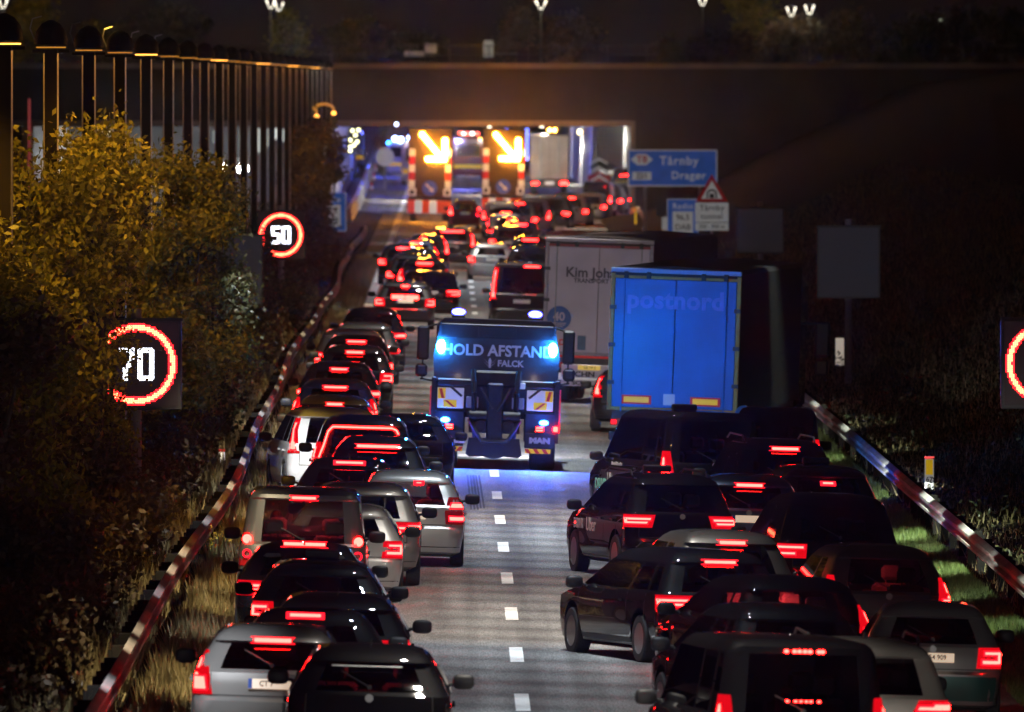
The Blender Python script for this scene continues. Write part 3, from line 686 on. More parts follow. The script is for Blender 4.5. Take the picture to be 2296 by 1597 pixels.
# T8 / 221 direction sign
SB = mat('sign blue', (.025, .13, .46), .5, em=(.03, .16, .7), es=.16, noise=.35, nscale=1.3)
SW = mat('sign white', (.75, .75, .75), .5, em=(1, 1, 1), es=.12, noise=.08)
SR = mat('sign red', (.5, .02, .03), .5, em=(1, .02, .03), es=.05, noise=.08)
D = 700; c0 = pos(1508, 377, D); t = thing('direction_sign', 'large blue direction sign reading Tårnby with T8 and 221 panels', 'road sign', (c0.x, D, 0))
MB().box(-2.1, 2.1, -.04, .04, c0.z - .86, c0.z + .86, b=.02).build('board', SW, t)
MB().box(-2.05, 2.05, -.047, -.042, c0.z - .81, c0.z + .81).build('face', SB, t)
MB().poly([(-1.45 + .42 * math.cos(a) * (1.25 if i in (0, 3) else 1), c0.z + .40 + .30 * math.sin(a)) for i, a in enumerate([math.radians(60 * k) for k in range(6)])], -.052, -.048).build('route_panel', SW, t)
text('T8', .46, SR, t, (-1.45, -.056, c0.z + .40), .012); MB().box(-1.9, -1.0, -.052, -.048, c0.z - .56, c0.z - .18).build('route_panel', SW, t)
text('221', .36, PLT, t, (-1.45, -.056, c0.z - .37), .01); text('Tårnby', .58, SW, t, (.30, -.052, c0.z + .33), .008, align='CENTER', space=1.12); text('Dragør', .50, SW, t, (.75, -.052, c0.z - .36), .008, space=1.12)
pole(t, -1.3, -.5, c0.z - .84, .08); pole(t, 1.3, -.5, c0.z - .84, .08)
# radio signs
def radio(x, y, D, label, lines):
    c0 = pos(x, y, D); t = thing('radio_sign', label, 'road sign', (c0.x, D, -.2)); z = c0.z + .2
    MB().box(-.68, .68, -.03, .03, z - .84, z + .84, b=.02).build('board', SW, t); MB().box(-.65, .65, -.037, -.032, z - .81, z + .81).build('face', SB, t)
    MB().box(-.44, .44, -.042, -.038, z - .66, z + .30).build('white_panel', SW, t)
    text('Radio', .34, SW, t, (0, -.043, z + .52), .004, space=1.15); text(lines[0], .34, PLT, t, (0, -.046, z + .04), .004); text(lines[1], .34, PLT, t, (0, -.046, z - .38), .004)
    pole(t, 0, -.6, z - .84)
radio(1531, 490, 640, 'blue Radio 96.5 DAB sign beside the tunnel warning triangle', ('96.5', 'DAB'))
radio(741, 475, 640, 'blue radio sign half covered by leaves left of the tunnel road', ('96.5', 'DAB'))
D = 560; c0 = pos(1596, 425, D); t = thing('warning_sign', 'red triangle tunnel warning sign above white Tårnby tunnel plate', 'road sign', (c0.x, D, -.1)); z = c0.z + .1
def tri(r): return [(r * math.cos(a), z - .12 + r * math.sin(a)) for a in (math.radians(90), math.radians(210), math.radians(330))]
MB().poly(tri(.70)[::-1], -.04, 0).build('triangle', SR, t); MB().poly(tri(.46)[::-1], -.046, -.042).build('face', SW, t)
b = MB(); ar = [(-.20, z - .33)] + [(.20 * math.cos(math.radians(a)), z - .16 + .17 * math.sin(math.radians(a))) for a in range(180, -1, -20)] + [(.20, z - .33), (.14, z - .33)] + [(.14 * math.cos(math.radians(a)), z - .18 + .12 * math.sin(math.radians(a))) for a in range(0, 181, 20)] + [(-.14, z - .33)]
b.poly(ar, -.052, -.048).build('tunnel_symbol', PLT, t); MB().box(-.09, .09, -.052, -.048, z - .33, z - .16).build('tunnel_symbol', PLT, t)
MB().box(-.63, .63, -.04, 0, z - 1.23, z - .50, b=.01).build('plate', SW, t); text('Tårnby', .30, PLT, t, (0, -.045, z - .70), .003, space=1.1); text('tunnel', .30, PLT, t, (0, -.045, z - 1.02), .003, space=1.1)
MB().box(-.63, .63, -.04, 0, z - 1.55, z - 1.26, b=.01).build('plate', SW, t); text('200 - 900 m', .20, PLT, t, (0, -.045, z - 1.40), .002)
pole(t, 0, -.6, z - .3)
D = 660; c0 = pos(1492, 468, D); t = thing('small_sign', 'dark back of a small sign above a white plate, left of the radio sign', 'road sign', (c0.x, D, 0))
MB().box(-.4, .4, 0, .05, c0.z - .32, c0.z + .55, b=.01).build('board', BLK, t); MB().box(-.16, .30, -.02, 0, c0.z - .95, c0.z - .38, b=.01).build('plate', SW, t); pole(t, 0, -.5, c0.z)
# white cabinet post behind the right rail
p = pos(1883, 843, 392); t = thing('distance_post', 'tall white reflective post in front of the blank matrix sign mast', 'marker post', p)
MB().box(-.11, .11, -.05, .05, -.5, 1.0, b=.01).build('post', mat('warm reflector', (.8, .76, .7), .4, em=(1, .85, .7), es=.32, noise=.05), t)
MB().box(-.115, .115, -.055, -.05, .34, .355).build('band', BLK, t)
# round sign in the tunnel mouth, cones, chevron marker
p = pos(863, 352, 1009); t = thing('round_sign', 'round white sign on a pole between the blue-lit barrier and the first arrow vehicle', 'road sign', (p.x, p.y, -.1))
MB().cyl((0, 0, p.z + .1), (0, .04, p.z + .1), .62, n=28).build('disc', SW, t); MB().cyl((0, .08, -.3), (0, .08, p.z + .4), .08, n=10).build('pole', mat('pale pole', (.5, .5, .4), .6, noise=.1), t)
MB().box(-.5, .5, -.2, .3, -.1, .15, b=.03).build('foot', mat('weight foot', (.4, .34, .1), .7, noise=.2), t)
def cone(x, y, D, label):
    p = pos(x, y, D); t = thing('traffic_cone', label, 'traffic cone', (p.x, D, 0), group='cones along the tunnel barrier')
    MB().lathe([(.17, 0), (.12, .22)], 'z').build('band', REDP, t); MB().lathe([(.12, .221), (.085, .42)], 'z').build('band', SW, t); MB().lathe([(.085, .421), (.04, .68)], 'z').build('band', REDP, t); MB().box(-.22, .22, -.22, .22, -.05, 0, b=.01).build('base', RUB, t)
cone(833, 425, 1000, 'nearest red and white traffic cone beside the pole of the round sign'); cone(838, 408, 1100, 'middle red and white traffic cone along the barrier'); cone(843, 396, 1200, 'farthest red and white traffic cone along the barrier')
p = pos(1343, 396, 1000); t = thing('chevron_marker', 'striped red, white and black chevron marker at the exit split', 'road marker', (p.x, 1000, p.z - .4))
for k in range(5):
    MB().poly([(-.6, k * .3 + .0), (0, k * .3 + .32), (.6, k * .3), (.6, k * .3 + .15), (0, k * .3 + .48), (-.6, k * .3 + .15)], -.05 - k * .002, .05).build('chevron', [SW, SR, SW, BLK, SW][k], t)
MB().box(-.75, .75, .06, .5, -.4, .5, b=.03).build('base', SR, t)
# lane lamps (clusters) inside the tunnel
def cluster(x, y, D, pts, m, label, r=.10):
    p = pos(x, y, D); t = thing('signal_lamp', label, 'signal lamp', p)
    MB().box(min(a for a, _ in pts) - .2, max(a for a, _ in pts) + .2, .03, .18, min(b_ for _, b_ in pts) - .2, max(b_ for _, b_ in pts) + .2, b=.03).build('housing', BLK, t)
    for a, b_ in pts: MB().cyl((a, .03, b_), (a, -.02, b_), r, n=14).build('lens', m, t)
WY = emit('warm signal', (1, .95, .55), 5)
cluster(797, 299, 900, [(-.18, .16), (.18, .2), (.0, -.12), (.02, -.34)], WY, 'upper cluster of warm white lamps inside the tunnel, left')
cluster(793, 322, 880, [(-.2, .2), (.2, .1), (-.2, -.2), (-.2, -.42), (.02, -.1)], WY, 'lower cluster of warm white lamps inside the tunnel, left')
cluster(1300, 296, 900, [(0, 0)], emit('warm lamp', (1, .8, .45), 6), 'single warm lamp under the deck edge above the tunnel truck', .16)
cluster(1232, 292, 860, [(0, 0), (.3, 0)], AMB, 'pair of amber lamps under the deck edge', .07)
cluster(889, 279, 822, [(0, 0)], emit('blue white lamp', (.6, .7, 1), 12), 'single blue-white lamp on the deck edge above the left lanes', .09)

for x0_, x1_, y0_, y1_, e_ in ((536, 556, 291, 336, .3), (569, 583, 288, 342, .6), (598, 606, 290, 330, .4), (612, 622, 288, 312, 1.6), (628, 640, 290, 318, 1.2), (477, 500, 293, 322, .25), (230, 247, 296, 300, 2)):
    a_, b_ = pos(x0_, y1_, 900), pos(x1_, y0_, 900)
    MB().box(a_.x, b_.x, 900 - P0, 900.1 - P0, a_.z, b_.z, b=.02).build('wall_lamp', emit('wall lamp %.1f' % e_, (.92, 1, .93), e_), t_tunnel)

for k_ in range(26): MB().box(-66 + k_ * 8.2, -65.96 + k_ * 8.2, -.006, -.003, 5.4, 8.2).build('joint', BLK, t_tunnel)
rl_ = MB()
for k_ in range(90): rl_.cyl((-68 + k_ * 2.2, .5, 8.5), (-68 + k_ * 2.2, .5, 9.5), .025, n=6)
rl_.tube([(-69, .5, 9.5), (130, .5, 9.5)], .03, 6).tube([(-69, .5, 9.0), (130, .5, 9.0)], .02, 6); rl_.build('railing', STEELD, t_tunnel)
# ---------------------------------------------------------------- lorries
def loctext(body, size, m, parent, loc, bold=0., **k): return text(body, size, m, parent, loc, bold, **k)
TARP = mat('dark tarpaulin', (.014, .012, .018), .6, noise=.3, nscale=1.5, bump=.1)
TARPB = mat('brown tarpaulin', (.045, .034, .034), .7, noise=.3, nscale=1.5, bump=.1)
TYEL = mat('yellow door frame', (.60, .30, .05), .5, noise=.12, nscale=5)
TWHITE = mat('trailer white', (.60, .54, .64), .5, noise=.12, nscale=1.2)
TBLUE = mat('blue door panel', (.006, .18, .50), .42, noise=.15, nscale=1.2)
def twheel(t, x, y, r=.5, wd=.36):
    o = MB().lathe([(r * .55, -wd / 2 + .03), (r * .62, -wd / 2), (r * .94, -wd / 2), (r, -wd / 2 + .04), (r, wd / 2 - .04), (r * .94, wd / 2), (r * .62, wd / 2), (r * .55, wd / 2 - .03)], n=30).build('wheel', RUB, t); o.location = (x, y, r)
    MB().lathe([(r * .54, -wd * .3), (r * .54, wd * .3), (r * .2, wd * .42)], n=20).build('rim', STEELD, o)
def tractor(t, L, paint, H=3.6):
    y = L + .4
    MB().box(-1.22, 1.22, y, y + 2.2, .9, H, b=.12).build('cab', paint, t)
    MB().box(-1.1, 1.1, y - 1.6, y + 2.1, .55, .9, b=.03).build('chassis', STEELD, t)
    for s_ in (-1, 1):
        twheel(t, s_ * 1.02, y - .9); twheel(t, s_ * 1.02, y + 1.5)
        m = MB(); m.box(*sorted((s_ * 1.42, s_ * 1.74)), y + 1.7, y + 1.82, 2.0, 2.75, b=.05); m.box(*sorted((s_ * 1.45, s_ * 1.72)), y + 1.7, y + 1.82, 1.62, 1.95, b=.04); m.cyl((s_ * 1.2, y + 1.76, 2.7), (s_ * 1.5, y + 1.76, 2.7), .03); m.build('mirror', BLK, t)
        MB().ell((s_ * .9, y + 2.2, .85), .2, .06, .12).build('headlight', GLASSC, t)
    lamp('SPOT', 'headlight_beam', t, (0, y + 2.35, .9), HEADP * 1.5, (1, .93, .82), .12, (math.radians(87), 0, 0), 75, .9)
def trailer(x0, x1, ytop, D, yaw, label, L=13.6, door=None, side=TARP, frame=None, top=None, name='articulated_lorry', H=4.0):
    s = F / D; X = ((x0 + x1) / 2 - VX) / s; t = thing(name, label, 'lorry', (X, D, gz(X)), math.radians(yaw), None, .035)
    W = (x1 - x0) / s / 2 / math.cos(math.radians(yaw)); zb = 1.15
    m = MB(); m.loft([[(-W, .06, zb), (W, .06, zb), (W, .06, H - .08), (W * .95, .06, H), (0, .06, H + .05), (-W * .95, .06, H), (-W, .06, H - .08)], [(-W, L, zb), (W, L, zb), (W, L, H - .08), (W * .95, L, H), (0, L, H + .05), (-W * .95, L, H), (-W, L, H - .08)]]); m.build('box_body', side, t, True, 20)
    for s_ in (-1, 1):
        m = MB(); m.box(*sorted((s_ * (W - .085), s_ * W)), -.02, .058, zb, H - .12, b=.01); m.build('corner_post', frame, t)
        m = MB(); m.box(*sorted((s_ * .006, s_ * (W - .09))), -.012, .05, zb + .07, H - .22, b=.008); m.build('door', door, t)
        for k in (.25, .82):
            xb = s_ * (W - .09) * (1 - k * .28) ; 
        m = MB(); m.cyl((s_ * (W - .28), -.03, zb - .02), (s_ * (W - .28), -.03, H - .2), .014, n=8); m.build('lock_rod', STEEL if door is not TBLUE else door, t)
        for zz in (1.7, 2.45, 3.2): MB().box(*sorted((s_ * (W - .13), s_ * (W + .006))), -.035, -.021, zz - .04, zz + .04).build('hinge', STEELD, t)
        for dx in (.55, 1.0):
            MB().box(s_ * dx - .045, s_ * dx + .045, -.06, -.02, H - .22, H - .08, b=.01).build('latch', BLK, t)
    MB().box(-W, W, -.018, .056, H - .215, H - .16).build('top_frame', frame, t)
    MB().box(-W, W, -.04, .055, H - .10, H - .01, b=.01).build('roof_edge', top, t)
    MB().box(-W, W, -.018, .056, zb, zb + .065).build('bottom_frame', frame, t)
    m = MB(); m.box(-W + .1, W - .1, .08, L, .85, 1.14); m.build('chassis', STEELD, t)
    for y in (2.2, 3.5, 4.8):
        for s_ in (-1, 1): twheel(t, s_ * (W - .25), y)
    MB().box(-W + .05, W - .05, .0, .12, .55, .72, b=.02).build('underrun_bar', WHT if door is TWHITE else STEELD, t)
    for s_ in (-1, 1):
        o = MB().box(*sorted((s_ * (W - .5), s_ * (W - .08))), -.02, .05, .84, .98, b=.01).build('tail_light', R_OFF, t)
        MB().box(*sorted((s_ * (W - .2), s_ * (W - .1))), -.028, -.021, .87, .95).build('lamp', R_GLOW, o)
    return t, W, s
p_, W_, s_ = trailer(1356, 1648, 605, 296, -6.5, 'lorry with blue double rear doors in a yellow frame and dark tarpaulin side', door=TBLUE, frame=TYEL, top=mat('pale blue edge', (.35, .42, .6), .5, noise=.1))
loctext('postnord', .50, mat('faded lettering', (.20, .30, .72), .6, noise=.1), p_, (0, -.017, 3.36), .018, space=1.05, name='lettering')
for q in (-.72, .66):
    MB().box(q - .30, q + .30, -.03, -.013, 1.28, 1.46).build('reflective_plate', REDP, p_); MB().box(q - .25, q + .25, -.035, -.031, 1.315, 1.425).build('reflective_plate', YELP, p_)
MB().box(-.40, .02, -.10, -.02, .95, 1.13, b=.01).build('step', BLK, p_)
MB().box(-.18, .05, -.018, -.0135, 1.28, 1.50).build('scuffed_plate', STEEL, p_)
tractor(p_, 13.6, PAINT['black'])
k_, W2, s2 = trailer(1212, 1454, 530, 354, -7.5, 'white box trailer lorry with Kim Joha lettering and round blue 40 badge', door=TWHITE, side=TARPB, frame=mat('dull red edge', (.34, .05, .06), .5, noise=.1), top=mat('mauve edge', (.36, .33, .38), .5, noise=.1), H=3.95)
for q in bpy.data.objects:
    if q.parent == k_ and q.name.startswith(('corner_post', 'bottom_frame')): q.data.materials.clear(); q.data.materials.append(MATS['mauve edge'])
TL = mat('grey lettering', (.10, .09, .12), .7, noise=.1)
loctext('Kim Joha', .33, TL, k_, (-.80, -.018, 3.12), .008, align='LEFT', name='lettering'); loctext('TRANSPORT GR', .15, TL, k_, (-.60, -.018, 2.93), .004, align='LEFT')
MB().cyl((-.92, -.014, 2.02), (-.92, -.022, 2.02), .29, n=32).build('round_badge', mat('badge blue', (.03, .12, .40), .5, noise=.15), k_); loctext('40', .28, TWHITE, k_, (-.92, -.028, 2.05), .008)
for zz, w_ in ((1.90, .34), (1.86, .30), (1.82, .2)): MB().box(-.92 - w_ / 2, -.92 + w_ / 2, -.026, -.0225, zz - .009, zz + .009).build('badge_line', TWHITE, k_)
MB().box(-.9, -.55, -.02, -.0135, 1.38, 1.52).build('label_plate', REDP, k_); MB().box(-.87, -.58, -.024, -.0205, 1.41, 1.49).build('label_plate', TWHITE, k_)
MB().box(-.46, -.26, -.02, -.0135, 1.28, 1.62).build('label_plate', mat('blue grey plate', (.10, .18, .30), .6, noise=.1), k_)
MB().box(-1.2, 1.2, -.02, .02, 1.09, 1.145).build('red_stripe', REDP, k_)
MB().box(-.82, 1.0, -.05, -.0, .62, .93, b=.01).build('rear_panel', TWHITE, k_); loctext('SCHN', .17, PLT, k_, (-.60, -.055, .70), .006, align='LEFT', sx=1.3)
MB().box(-.82, 1.0, -.05, -.0, .42, .56, b=.01).build('rear_panel', TWHITE, k_); loctext('SCHN', .13, PLT, k_, (-.55, -.055, .49), .004, align='LEFT', sx=1.3)
MB().box(-.42, .12, -.075, -.055, .81, .92, b=.004).build('number_plate', mat('plate yellow lit', (.7, .5, .1), .5, em=(1, .7, .15), es=.35, noise=.05), k_); loctext('GE 14 2', .09, PLT, k_, (-.14, -.078, .865), .001)
MB().cyl((-.72, -.055, .72), (-.72, -.062, .72), .07).build('red_dot', REDP, k_)
tractor(k_, 13.6, PAINT['white'])
# ---------------------------------------------------------------- recovery truck
D = 292; s = F / D; X = (1105 - VX) / s; t = thing('recovery_truck', 'recovery truck with blue beacons and a HOLD AFSTAND rear board in the rescue lane', 'truck', (X, D, gz(X)), 0, None, .035)
BODY = mat('truck body dark', (.015, .015, .022), .45, .2, noise=.2, nscale=3); SCR = mat('rear board grey', (.03, .026, .036), .45, noise=.2, nscale=1.2)
PIPE = mat('lift steel', (.025, .022, .022), .55, .5, noise=.35, nscale=5, bump=.1)
def bx(n, a, b, y0, y1, c0, c1, m, bv=.01, par=None): return MB().box(a, b, y0, y1, c0, c1, b=bv).build(n, m, par or t)
MB().poly([(-1.22, 1.75), (1.22, 1.75), (1.24, 2.2), (1.13, 2.86), (-1.13, 2.86), (-1.24, 2.2)], .3, 1.2).build('rear_board', SCR, t, True, 20)
MB().poly([(-1.13, 2.862), (1.13, 2.862), (1.05, 2.94), (-1.05, 2.94)], .3, 1.2).build('board_top', BODY, t)
bx('upper_panel', -1.1, 1.1, .27, .298, 2.56, 2.84, BODY); bx('rear_window', -.38, .38, .262, .268, 2.6, 2.78, BLK)
loctext('HOLD AFSTAND', .30, mat('reflective lettering', (.33, .30, .34), .5, em=(.7, .6, .7), es=.10, noise=.05), t, (.02, .292, 2.32), .008, sx=.98)
LT = MATS['reflective lettering']; loctext('FALCK', .17, LT, t, (.02, .292, 2.08), .006, align='LEFT')
b = MB()
for sx_ in (-1, 1):
    for k in range(3): b.poly([(-.13 + sx_ * .01, 2.0 + k * .03), (-.13 + sx_ * .13, 2.12 + k * .03), (-.13 + sx_ * .05, 2.05 + k * .02)][::(1 if sx_ < 0 else -1)], .285, .292)
b.poly([(-.15, 1.99), (-.11, 1.99), (-.10, 2.14), (-.13, 2.19), (-.16, 2.14)], .283, .29); b.build('bird_emblem', LT, t)
bx('cab', -1.2, 1.2, 5.6, 7.6, .9, 2.8, BODY, .1); bx('chassis', -.5, .5, .5, 7.4, .7, 1.1, STEELD); bx('bed', -1.22, 1.22, .5, 5.5, 1.0, 1.7, BODY, .03)
for s_ in (-1, 1):
    m = MB(); m.box(*sorted((s_ * 1.34, s_ * 1.58)), 5.9, 6.0, 2.0, 2.68, b=.04); m.cyl((s_ * 1.2, 5.95, 2.72), (s_ * 1.5, 5.95, 2.62), .02); m.cyl((s_ * 1.2, 5.95, 1.58), (s_ * 1.5, 5.95, 1.62), .018); m.cyl((s_ * 1.46, 5.95, 1.62), (s_ * 1.46, 5.95, 2.0), .02); m.build('mirror', BLK, t)
    m = MB(); m.box(*sorted((s_ * 1.36, s_ * 1.60)), 5.9, 6.0, 1.66, 1.92, b=.05); m.build('mirror', BLK, t)
    bx('side_post', *sorted((s_ * 1.17, s_ * 1.26)), .05, .3, .55, 1.78, BODY)
    o = bx('side_marker', *sorted((s_ * 1.262, s_ * 1.29)), .05, .25, .75, 1.6, mat('red white marker', (.5, .03, .04), .4, em=(1, .05, .1), es=.25, noise=.3, nscale=9), .005)
    bx('chevron_panel', *sorted((s_ * .62, s_ * 1.14)), .06, .10, 1.18, 1.58, WHT)
    # yellow and red corner blocks on the panels
    for (a, b_, c0, c1) in ((.98, 1.13, 1.36, 1.57), (.76, 1.02, 1.19, 1.34)):
        o = bx('reflective_block', *sorted((s_ * a, s_ * b_)), .052, .058, c0, c1, YELP, .001)
        MB().poly([(s_ * (a + .02), c0 + .01), (s_ * (a + .08), c0 + .01), (s_ * (b_ - .02), c1 - .01), (s_ * (b_ - .08), c1 - .01)][::s_], .046, .051).build('red_slash', REDP, o)
    bx('mudguard', *sorted((s_ * .58, s_ * 1.22)), .1, .6, .55, 1.14, BODY, .03)
    o = bx('tail_light', *sorted((s_ * .80, s_ * .98)), .0, .06, .76, .88, R_OFF, .01)
    for k in range(2): bx('lamp', *sorted((s_ * .82, s_ * .96)), -.006, -.001, .78 + k * .05, .81 + k * .05, R_CORE, .001, o)
    bx('bumper_panel', *sorted((s_ * .6, s_ * 1.2)), .02, .08, .44, .74, BODY, .01)
    bx('stripe_plate', *sorted((s_ * .62, s_ * 1.12)), .01, .018, .34, .43, YELP, .001)
    for k in range(3): MB().poly([(s_ * (.66 + k * .17), .342), (s_ * (.74 + k * .17), .342), (s_ * (.68 + k * .17), .428), (s_ * (.60 + k * .17), .428)][::-s_], .004, .009).build('red_slash', REDP, t)
    twheel(t, s_ * .96, .95, .48, .5); twheel(t, s_ * 1.0, 6.3, .48, .34)
    o = bx('small_marker', *sorted((s_ * 1.16, s_ * 1.25)), -.02, .04, .78, .88, R_CORE if s_ > 0 else R_GLOW, .01)
    # beacons; the upper pair enlarged to imitate its flare
    b = MB().ell((0, 0, 0), .085, .05, .14, 12, 8); o = b.build('beacon', BLUW, t); o.location = (s_ * 1.10, .22, 2.38); bx('beacon_mount', s_ * 1.10 - .07, s_ * 1.10 + .07, .255, .295, 2.26, 2.5, BLK, .01)
    o = MB().ell((0, 0, 0), .09, .06, .05, 12, 8).build('beacon', BLU if s_ > 0 else BLU, t); o.location = (s_ * .97, -.03, .95)
    o = MB().ell((0, 0, 0), .14, .10, .07, 12, 8).build('roof_beacon', BLUV, t); o.location = (s_ * .77, 6.2, 2.98); bx('beacon_mount', s_ * .77 - .13, s_ * .77 + .13, 6.05, 6.35, 2.80, 2.92, BLK, .01)
    lamp('SPOT', 'beacon_light', t, (s_ * 1.3, .05, 2.42), BEACP * (2.1 if s_ > 0 else .6), (0, .24, 1), 0, (math.radians(86), 0, math.radians(-48 * s_)), 110, .8)
    lamp('POINT', 'beacon_glow', t, (s_ * 1.10, .0, 2.38), 13, (.0, .15, 1), 0)
    lamp('SPOT', 'beacon_light', t, (s_ * .97, -.12, .95), BEACP * 5.5, (.012, .09, 1), 0, (math.radians(62), 0, math.radians(180 - 10 * s_)), 150, 1.0)
    lamp('POINT', 'beacon_glow', t, (s_ * .97, -.16, .95), 9, (.0, .12, 1), 0)
    bx('work_lamp', s_ * .95 - .13, s_ * .95 + .13, .2, .28, 1.66, 1.72, BODY, .01)
    lamp('POINT', 'work_light', t, (s_ * .75, .12, 1.80), 1.0, (1, .72, .5), 0)
m = MB(); m.tube([(-.45, .0, 1.95), (-.42, -.1, 1.5), (-.40, -.1, .9), (-.35, -.15, .42)], .055, 8); m.build('lift_arm', PIPE, t)
m = MB(); m.tube([(.45, .0, 1.95), (.42, -.1, 1.5), (.40, -.1, .9), (.35, -.15, .42)], .055, 8); m.build('lift_arm', PIPE, t)
bx('crossbeam', -1.15, 1.15, .0, .18, 1.62, 1.76, BODY, .02); bx('winch_box', -.42, .42, -.02, .3, 1.62, 1.94, PIPE, .04); bx('boom', -.16, .16, -.25, .2, .45, 1.7, PIPE, .03)
m = MB(); m.cyl((-.5, -.12, 1.05), (.5, -.12, 1.05), .10, n=14); m.build('winch_drum', PIPE, t)
for x in (-.28, .28): m = MB(); m.cyl((x, -.22, .86), (x, -.16, .86), .11, n=16); m.cyl((x, -.23, .86), (x, -.22, .86), .06, n=12); m.build('hose_reel', PIPE, t)
m = MB(); m.poly([(-.55, .30), (-.48, .24), (-.2, .26), (0, .20), (.2, .26), (.48, .24), (.55, .30), (.5, .62), (-.5, .62)], -.3, -.1); m.build('underlift', PIPE, t)
m = MB(); m.tube([(-.5, -.15, .98), (-.25, -.3, .55), (.25, -.3, .55), (.5, -.15, .98)], .04, 8); m.build('chain_guard', PIPE, t)
for k, (a, b_) in enumerate((((-.3, -.2, 1.6), (-.05, -.28, 1.2)), ((.3, -.2, 1.6), (.05, -.28, 1.15)), ((-.9, -.02, 1.62), (-.66, -.05, 1.42)), ((.9, -.02, 1.62), (.66, -.05, 1.42)))): m = MB(); m.cyl(a, b_, .025); m.build('strut', PIPE, t)
for x in (-.45, .45): bx('white_box', x - .12, x + .12, -.03, .0, 1.2, 1.42, mat('dull white', (.4, .4, .4), .6, noise=.1), .01)
bx('work_plate', .42, .58, -.05, -.01, 1.60, 1.72, SW, .01)
o = bx('number_plate', -1.08, -.56, -.04, -.02, .50, .60, PLW, .003); text('E  E 174', .085, PLT, o, (-.82, -.045, .55), .001, name='plate_number')
loctext('MAN', .14, mat('chrome letters', (.5, .5, .5), .4, .3, noise=.05), t, (.90, .012, .59), .012, sx=1.3)
lamp('SPOT', 'headlight_beam', t, (0, 7.8, .8), HEADP * 80, (.95, .88, 1), 0, (math.radians(90.5), 0, math.radians(-3)), 75, .9)
# ---------------------------------------------------------------- arrow vehicles
def arrow_truck(x0, x1, D, label, bumper=True):
    s = F / D; X = ((x0 + x1) / 2 - VX) / s; t = thing('arrow_truck', label, 'road works truck', (X, D, gz(X)), 0, None, .02)
    W = (x1 - x0) / s / 2; z0 = 1.35; k = W / 1.2
    def bx(n, a, b, y0, y1, c0, c1, m, bv=.01, par=None): return MB().box(a, b, y0, y1, c0, c1, b=bv).build(n, m, par or t)
    AB = mat('arrow board black', (.045, .03, .016), .6, noise=.2, nscale=3)
    bx('arrow_board', -W, W, 0, .12, z0, 4.95, AB, .02)
    for s_ in (-1, 1):
        for j in range(5):
            zz = z0 + .42 + j * .42
            bx('red_panel' if j % 2 else 'white_panel', *sorted((s_ * (W - .36), s_ * (W - .03))), -.02, -.002, zz + .01, zz + .41, REDP if j % 2 else WHT, .003)
        o = bx('lamp_panel', *sorted((s_ * (W - .44), s_ * (W - .02))), -.03, -.003, z0 + .0, z0 + .40, WHT, .003)
        MB().cyl((s_ * (W - .23), -.031, z0 + .2), (s_ * (W - .23), -.05, z0 + .2), .12, n=18).build('lens', BLK, o)
        o = bx('tail_light', *sorted((s_ * (W - .5), s_ * (W - .2))), -.05, .0, .82, .92, R_GLOW if s_ > 0 else R_OFF, .005)
    MB().cyl((0, -.01, z0 + .42), (0, -.03, z0 + .42), .40, n=28).build('round_sign', mat('round sign blue', (.04, .10, .42), .5, em=(.05, .1, .6), es=.2, noise=.1), t)
    m = MB(); m.poly([(-.24, z0 + .60), (-.17, z0 + .67), (.10, z0 + .40), (.16, z0 + .48), (.22, z0 + .22), (-.04, z0 + .28), (.03, z0 + .34)][::-1], -.036, -.032); m.build('sign_arrow', SW, t)
    dots = []
    for i in range(9): dots.append((-.46 + i * .155, 4.62 - i * .158))
    hx, hz = .95 - .02, 3.36 - .04
    for i in range(1, 7): dots.append((hx, hz + i * .17)); dots.append((hx - i * .17, hz + .0))
    dots.append((hx, hz))
    for a, b_ in dots:
        MB().cyl((a * k * .9 - .05, -.06, b_), (a * k * .9 - .05, -.0, b_), .125, n=14).build('arrow_lamp', AMB, t)
    for a, b_, e_ in ((-.2, 4.35, 70), (.2, 3.9, 110), (.6, 3.5, 170), (.3, 3.25, 60)): lamp('POINT', 'arrow_glow', t, (a, -.40, b_), e_, (1, .40, .04), 0)
    bx('chassis', -W + .1, W - .1, .13, 6.5, .6, 1.3, STEELD, .05); bx('cab', -1.15, 1.15, 4.6, 6.4, .9, 2.9, PAINT['yellow'], .1)
    if bumper:
        for j in range(6):
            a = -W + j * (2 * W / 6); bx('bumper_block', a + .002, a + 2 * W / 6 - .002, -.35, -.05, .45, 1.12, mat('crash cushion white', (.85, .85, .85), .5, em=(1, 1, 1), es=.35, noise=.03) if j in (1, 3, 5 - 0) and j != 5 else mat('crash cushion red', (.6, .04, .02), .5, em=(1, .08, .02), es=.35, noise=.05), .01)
    for s_ in (-1, 1): twheel(t, s_ * (W - .3), 1.4, .48, .34); twheel(t, s_ * (W - .3), 5.4, .48, .34)
    for s_ in (-1, 1):
        o = MB().ell((s_ * .8, 5.3, 3.02), .14, .12, .10).build('roof_beacon', AMB, t)
        lamp('POINT', 'beacon_light', t, (s_ * .8, 5.6, 3.5), 50 if D < 800 else 330, (1, .33, .03), 0)  # beacons and these lights added for the amber glow on the portal beam
arrow_truck(913, 1011, 791, 'arrow truck in the left lane with a red and white crash bumper')
arrow_truck(1079, 1175, 818.5, 'arrow truck in the right lane behind the amber-lit cars')
